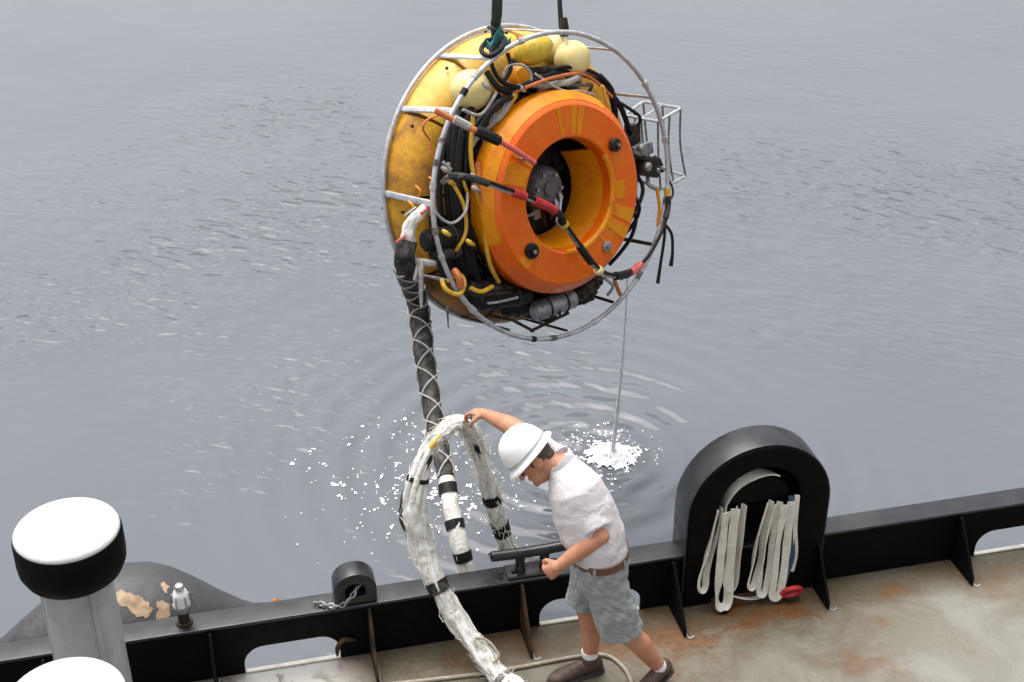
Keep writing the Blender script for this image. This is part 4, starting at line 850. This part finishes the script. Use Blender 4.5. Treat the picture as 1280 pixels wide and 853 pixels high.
for i in range(120):
    th = rf.uniform(0, 6.283); r = rf.uniform(.05, .42); mb.add(*ico(spl + V((r * math.cos(th), r * math.sin(th), abs(rf.gauss(0, .07)))), rf.uniform(.003, .010), 1, .4, 1, i))
for i in range(110):
    th = rf.uniform(1.2, 4.9); r = rf.choice((.26, .34, .45)) + rf.gauss(0, .03); mb.add(*ico(spl + V((r * math.cos(th) * 1.2 - .06, r * math.sin(th), .004)), rf.uniform(.004, .013), 1, 1.0, .25, i + 99))
mb.build('splash', 'foam', base=spl, label='white splash of foam and drops where the stream meets the water', cat='splash', kind='stuff')
mb = MB()
def fk(x, y):
    e_ = math.hypot((x + .82) / .95, (y - 8.95) / 1.0); e2 = math.hypot((x - .05) / .75, (y - 8.7) / .85)
    d = max(0, 1 - e_ ** 2) * .28 + max(0, 1 - e2 ** 2) * .13
    if d <= 0: return -1
    return .85 * noise.noise(V((x * 14, y * 11, 3))) + .75 * noise.noise(V((x * 42, y * 30, 8))) + .35 * noise.noise(V((x * 2.4, y * 2.0, 1))) - .80 + d * 1.2
mb.add(*froth(-1.9, 1.0, 7.6, 10.2, .0095, fk, lambda x, y: .004, (0, 0, -1)))
for i in range(130):
    x, y = rf.gauss(-.6, .6), rf.gauss(8.9, .5); mb.add(*ico(V((x, y, -1)), rf.choice((.004, .005, .006, .008)), 1, .6, .4, i))
mb.build('foam', 'foam', base=(-.8, 8.9, -1), label='scattered white foam flecks drifting on the water', cat='foam', kind='stuff')

# ---------------------------------------------------------------- person
pe = empty('person', V((.55, 5.72, 0)), label='worker in white hard hat, pale shirt and grey shorts bending over the bulwark', cat='person')
def ax_set(T, left):
    T = V(T).normalized(); l = V(left); l = (l - T * l.dot(T)).normalized(); f = l.cross(T); return T, l, f
sec = [  # centre, left axis, half width, half depth, spine direction
    ((.445, 5.65, .80), (.02, -1, 0), .165, .125, (0, 0, 1)), ((.44, 5.65, .90), (.05, -1, 0), .172, .138, (-.1, .1, 1)), ((.41, 5.67, 1.00), (.15, -1, 0), .176, .152, (-.3, .25, 1)),
    ((.363, 5.712, 1.115), (.28, -1, 0), .186, .156, (-.4, .4, 1)), ((.312, 5.762, 1.225), (.36, -1, -.05), .192, .134, (-.5, .4, 1)), ((.28, 5.80, 1.29), (.38, -1, -.05), .150, .095, (-.5, .35, 1)), ((.25, 5.822, 1.33), (.38, -1, -.05), .07, .07, (-.6, .3, 1))]
def torso(mb, grow, lo=0, hi=7):
    s_ = []
    for c, l, a, b, T in sec[lo:hi]:
        T, l, f = ax_set(T, l); s_.append((V(c), l * (a + grow), f * (b + grow)))
    mb.loft(s_, 28)
HC = V((.112, 5.855, 1.335)); U_, HL, HF = ax_set((-.74, .22, .62), (.10, -1, .28))    # head: up, left, face
SHL, ELL, WRL = V((.335, 5.655, 1.235)), V((.435, 5.545, 1.085)), V((.245, 5.50, .945))
SHR, ELR, WRR = V((.215, 5.94, 1.275)), V((.03, 6.09, 1.355)), V((-.135, 6.275, 1.325))
HPL, KNL, ANL = V((.455, 5.575, .83)), V((.58, 5.57, .45)), V((.80, 5.635, .115))
HPR, KNR, ANR = V((.43, 5.72, .83)), V((.39, 5.755, .46)), V((.425, 5.735, .10))
b = MB()
torso(b, -.018)
b.limb((.26, 5.82, 1.31), HC - U_ * .07 - HF * .02, .062, .060)
b.ell(HC + U_ * .01, HL * .078, HF * .098, U_ * .112, 24, 16); b.ell(HC - U_ * .065 + HF * .035, HL * .058, HF * .062, U_ * .062, 20, 12)
b.limb(HC + HF * .092 + U_ * .018, HC + HF * .116 - U_ * .022, .010, .016); b.ell(HC + HF * .09 - U_ * .055, HL * .026, HF * .014, U_ * .012, 12, 8); b.ell(HC + HF * .085 - U_ * .095, HL * .026, HF * .022, U_ * .02, 12, 8)
for sgn in (1, -1): b.ell(HC + HL * .084 * sgn - HF * .008 - U_ * .010, HL * .013, HF * .024 + HL * .012 * sgn, U_ * .036, 12, 8)
def arm(sh, el, wr, r0=.058):
    b.limb(sh, el, r0, .05); b.limb(el, el.lerp(wr, .25), .049, .052); b.limb(el.lerp(wr, .25), wr, .052, .031)
arm(SHL, ELL, WRL); arm(SHR, ELR, WRR)
def leg(hp, kn, an):
    b.limb(hp, kn, .085, .060); c = kn.lerp(an, .32); bk_ = V((.02, 0, 0)); b.limb(kn, c + bk_, .058, .060); b.limb(c + bk_, an, .060, .038)
leg(HPL, KNL, ANL); leg(HPR, KNR, ANR)
def hand(wr, d, pn, curls, side, thumb):
    """d wrist to knuckles, pn palm facing, side +1: thumb towards d x pn"""
    d = V(d).normalized(); pn = V(pn); pn = (pn - d * pn.dot(d)).normalized(); lt = d.cross(pn) * side
    b.limb(wr, wr + d * .03, .030, .030)
    b.loft([(wr + d * .0, lt * .028, pn * .021), (wr + d * .03, lt * .036, pn * .020), (wr + d * .07, lt * .042, pn * .018), (wr + d * .095, lt * .040, pn * .013)], 16)
    for k, (off, ln_, rr_) in enumerate(((.033, .078, .0095), (.011, .088, .0098), (-.011, .082, .0092), (-.032, .064, .0082))):
        p = wr + d * (.088 - .004 * abs(k - 1)) + lt * off; an = 0; dd = d + lt * (.10 * (1.3 - k))
        for j, fr_ in enumerate((.46, .30, .24)):
            an += curls[j]; v = (dd * math.cos(an) + pn * math.sin(an)).normalized(); q = p + v * ln_ * fr_; b.limb(p, q, rr_ * (1 - .07 * j), rr_ * (1 - .07 * (j + 1)), 10); p = q
    p = wr + d * .028 + lt * .030 + pn * .006
    for v, l_, r_ in ((lt * .55 + d * .65 + pn * thumb, .042, .0135), (d * .8 + pn * (thumb + .35) - lt * .1, .030, .0112), (d * .5 + pn * (thumb + .3) - lt * .6, .024, .010)):
        q = p + v.normalized() * l_; b.limb(p, q, r_, r_ * .9, 10); p = q
hand(WRL, (-.62, -.1, -.5), (-.10, .75, -.35), (1.35, 1.6, 1.0), -1, .5)
hand(WRR, (-.72, .55, -.12), (-.1, -.1, -1), (.55, .75, .55), 1, .75)
body = remesh(b, 'body', 'skin', .0058, 3, parent=pe)
# head details
hr = MB(); hr.ell(HC - HF * .026 + U_ * .022, HL * .080, HF * .082, U_ * .095, 24, 14); hr.ell(HC - HF * .056 - U_ * .035, HL * .058, HF * .042, U_ * .04, 18, 10)
for sgn in (1, -1): hr.limb(HC + HL * .073 * sgn + HF * .022 + U_ * .02, HC + HL * .071 * sgn + HF * .022 - U_ * .02, .010, .006)
remesh(hr, 'hair', 'hair', .006, 2, lambda p, n: .003 * noise.noise(p * 90), parent=pe)
g = MB()
for sgn in (1, -1):
    g.ell(HC + HL * .034 * sgn + HF * .094 + U_ * .006, HL * .027, HF * .009, U_ * .019, 14, 8); g.tube([HC + HL * .060 * sgn + HF * .088 + U_ * .012, HC + HL * .083 * sgn + HF * .05 + U_ * .012, HC + HL * .086 * sgn - HF * .01 + U_ * .014], .0035, 6, 3)
g.tube([HC + HL * .012 + HF * .104 + U_ * .010, HC - HL * .012 + HF * .104 + U_ * .010], .003, 6, 1)
g.build('glasses', 'lens', pe)
# hard hat
HH = HC + U_ * .040 - HF * .004
h = MB(); n = 40; prof = [(1.0, 0), (1.005, .02), (.985, .05), (.93, .085), (.82, .118), (.62, .146), (.36, .163), (.12, .169)]
vs_ = []
for r_, z_ in prof:
    for j in range(n):
        th = 2 * math.pi * j / n; ridge = 1 + .025 * math.exp(-(math.sin(th) / .16) ** 2) * (1 if math.cos(th) > -2 else 0)
        vs_.append(HH + HF * (math.cos(th) * .128 * r_) + HL * (math.sin(th) * .112 * r_) + U_ * (z_ * .90 + .005 * math.exp(-(math.sin(th) * r_ / .2) ** 2)))
m = len(prof); fs_h = [(i * n + j, i * n + (j + 1) % n, (i + 1) * n + (j + 1) % n, (i + 1) * n + j) for i in range(m - 1) for j in range(n)] + [tuple((m - 1) * n + j for j in range(n))]
h.add(vs_, fs_h)
hat = h.build('hard_hat', 'helmet', pe, ang=60)
h = MB(); vs_ = []
for ex, z_ in ((.0, .006), (.6, .000), (1.0, -.010), (1.0, -.016), (.6, -.007), (0, -.002)):
    for j in range(n):
        th = 2 * math.pi * j / n; wd = .026 + .012 * max(0, math.cos(th)) ** 2; vs_.append(HH + HF * (math.cos(th) * (.127 + wd * ex)) + HL * (math.sin(th) * (.111 + wd * ex)) + U_ * (z_ - .010 * max(0, math.cos(th)) * ex))
h.add(vs_, [(i * n + j, i * n + (j + 1) % n, ((i + 1) % 6) * n + (j + 1) % n, ((i + 1) % 6) * n + j) for i in range(6) for j in range(n)])
h.build('brim', 'helmet', hat, ang=60)
ringp = [HH + HF * (math.cos(2 * math.pi * k / 40) * .1295) + HL * (math.sin(2 * math.pi * k / 40) * .1135) + U_ * .022 for k in range(40)]
h = MB(); h.tube(ringp, .0045, 8, 1, closed=True, flat=.6); h.build('hat_band', 'helmet_band', hat)
h = MB()
for k in range(3):
    a = -.35 + .35 * k; h.tube([HH + HF * (.128 * math.cos(t_) * math.cos(a * .3)) + HL * (.112 * math.sin(a) * 1.0) * (.3 + .7 * abs(math.cos(t_))) + U_ * (.150 * math.sin(t_)) for t_ in [.35 + 2.4 * q / 10 for q in range(11)]], [.002, .006, .006, .006, .002], 8, 1)
h.build('ridge', 'helmet', hat, ang=60)
# shirt
s = MB(); torso(s, .006, 1)
def frustum(mb, a, c, ra, rc, fl=1.0): 
    a, c = V(a), V(c); d = (c - a).normalized(); x = d.orthogonal().normalized(); y = d.cross(x); mb.loft([(a - d * ra * .5, x * ra * .8, y * ra * .8), (a, x * ra, y * ra), (a.lerp(c, .6), x * (ra * .4 + rc * .6), y * (ra * .4 + rc * .6)), (c, x * rc, y * rc)], 22)
frustum(s, SHL + V((-.01, .02, 0)), SHL.lerp(ELL, .86), .082, .078); frustum(s, SHR, SHR.lerp(ELR, .72), .078, .074)
T, l, f = ax_set((-.55, .15, .8), (.38, -1, -.05)); s.loft([(V((.262, 5.815, 1.30)), l * .085, f * .08), (V((.238, 5.826, 1.345)), l * .072, f * .07)], 22)
def folds(p, nrm):
    q = V((p.x * 6 + p.z * 4, p.y * 7, p.z * 11 - p.x * 7)); a = noise.noise(q); c = noise.noise(V((p.x * 30, p.y * 26, p.z * 12)))
    wst = max(0, 1 - abs(p.z - .99) / .12)
    return .008 * abs(a) - .003 + .0008 * c + .010 * wst * (noise.noise(V((p.x * 34, p.y * 34, p.z * 6))) + .5)
sh = remesh(s, 'shirt', 'shirt', .008, 5, folds, parent=pe)
c = MB(); T, l, f = ax_set((-.6, .15, .78), (.38, -1, -.05)); cc = V((.24, 5.826, 1.338)); vs_ = []
ns = 30
for (gr, hz) in ((.078, -.02), (.080, .016), (.074, .030), (.068, .018), (.068, -.02)):
    for j in range(ns + 1):
        th = R(-150) + R(300) * j / ns + math.pi; dr = abs(j / ns - .5) * 2; vs_.append(cc + l * (math.sin(th) * gr * (1 + .0 * dr)) + f * (math.cos(th) * gr) + T * (hz - .035 * dr ** 3))
c.add(vs_, [(i * (ns + 1) + j, i * (ns + 1) + j + 1, (i + 1) * (ns + 1) + j + 1, (i + 1) * (ns + 1) + j) for i in range(4) for j in range(ns)]); c.build('collar', 'shirt', sh, ang=60)
# seams and placket
for pts, r_ in (([SHL + V((.02, .10, .075)), SHL + V((-.03, .04, .095)), SHL + V((-.075, -.01, .05))], .003),):
    pass
# belt
c = MB(); vs_ = []
for z0, gr in ((-.020, .010), (-.020, .017), (.020, .017), (.020, .010)):
    T, l, f = ax_set((-.08, .06, 1), (.04, -1, 0)); cc = V((.448, 5.65, .905)) + T * z0
    for j in range(40): th = 2 * math.pi * j / 40; vs_.append(cc + l * math.cos(th) * (.168 + gr) + f * math.sin(th) * (.126 + gr))
c.add(vs_, [(i * 40 + j, i * 40 + (j + 1) % 40, ((i + 1) % 4) * 40 + (j + 1) % 40, ((i + 1) % 4) * 40 + j) for i in range(4) for j in range(40)]); bl = c.build('belt', 'belt', pe)
# shorts
c = MB(); T, l, f = ax_set((-.05, .03, 1), (.04, -1, 0))
c.loft([(V((.447, 5.65, .90)), l * .178, f * .136), (V((.448, 5.65, .84)), l * .186, f * .148), (V((.448, 5.65, .77)), l * .188, f * .145), (V((.455, 5.65, .70)), l * .16, f * .12)], 28)
def sleg(hp, kn, e, r0, r1):
    hp, kn = V(hp), V(kn); d = (kn - hp).normalized(); x = V((0, 1, 0)); x = (x - d * x.dot(d)).normalized(); y = d.cross(x); p1 = hp.lerp(kn, e)
    c.loft([(hp - d * .03, x * r0 * .8, y * r0 * .9), (hp + d * .05, x * r0 * .92, y * r0), (hp.lerp(p1, .6), x * (r0 * .45 + r1 * .55), y * (r0 * .45 + r1 * .55) * 1.05), (p1, x * r1, y * r1 * 1.08)], 24)
sleg((.46, 5.572, .80), KNL + V((-.01, 0, 0)), 1.0, .112, .108); sleg((.435, 5.735, .80), KNR, .92, .105, .098)
for z0 in (.86,):
    for th in (.3, 1.2, 2.6, 4.4, 5.4):
        q = V((.447, 5.65, .895)) + l * math.cos(th) * .186 + f * math.sin(th) * .145; lo = MB(); lo.tube([q - T * .03, q + (q - V((.447, 5.65, .895))).normalized() * .006, q + T * .03], .007, 6, 3, flat=.4); lo.build('belt_loop', 'shorts', bl)
def sfold(p, nrm):
    q = V((p.x * 15, p.y * 15, p.z * 6)); return .020 * abs(noise.noise(q)) - .004 + .006 * noise.noise(V((p.x * 26, p.y * 26, p.z * 40 + p.x * 30)))
sho = remesh(c, 'shorts', 'shorts', .008, 5, sfold, parent=pe)
# socks and boots
def boot(an, kn, toe, pitch):
    toe = V(toe).normalized(); lt = UZ.cross(toe).normalized(); up_ = (an - kn).normalized() * -1
    c = MB(); c.tube([an + up_ * .060, an + up_ * .035, an + up_ * .01], [.046, .046, .043], 16, 3); c.build('sock', 'sock', pe)
    heel = V((an.x, an.y, 0)) - toe * .055; d = (toe * math.cos(pitch) + UZ * -math.sin(pitch)).normalized(); nn = lt.cross(d) * -1
    if nn.z < 0: nn = -nn
    zb = .30 * math.sin(pitch) + .012; hb_ = heel + UZ * zb
    c = MB(); c.loft([(hb_ + d * t_ + nn * h_ * .5, lt * w_, nn * h_ * .5) for t_, w_, h_ in ((-.018, .016, .05), (-.008, .030, .085), (.02, .036, .10), (.08, .037, .10), (.14, .042, .085), (.20, .046, .068), (.25, .044, .055), (.285, .032, .045), (.30, .014, .03))], 22)
    c.tube([an + up_ * .028, an + up_ * .0, hb_ + d * .045 + nn * .06], [.050, .050, .046], 18, 4)
    bt_ = remesh(c, 'boot', 'boot', .007, 3, lambda p, n_: .0015 * noise.noise(p * 60), parent=pe)
    c = MB(); out_ = []
    for t_, w_ in ((-.026, .018), (-.01, .035), (.03, .041), (.09, .039), (.14, .045), (.20, .051), (.25, .048), (.29, .034), (.308, .014)): out_.append((t_, w_))
    poly = [hb_ + d * t_ + lt * w_ - nn * .012 for t_, w_ in out_] + [hb_ + d * t_ - lt * w_ - nn * .012 for t_, w_ in reversed(out_)]
    c.prism(poly, nn * .02); c.build('sole', 'sole', bt_, bevel=.003)
boot(ANR, KNR, (-.82, -.32, 0), 0.0); boot(ANL, KNL, (-.62, -.6, 0), .25)
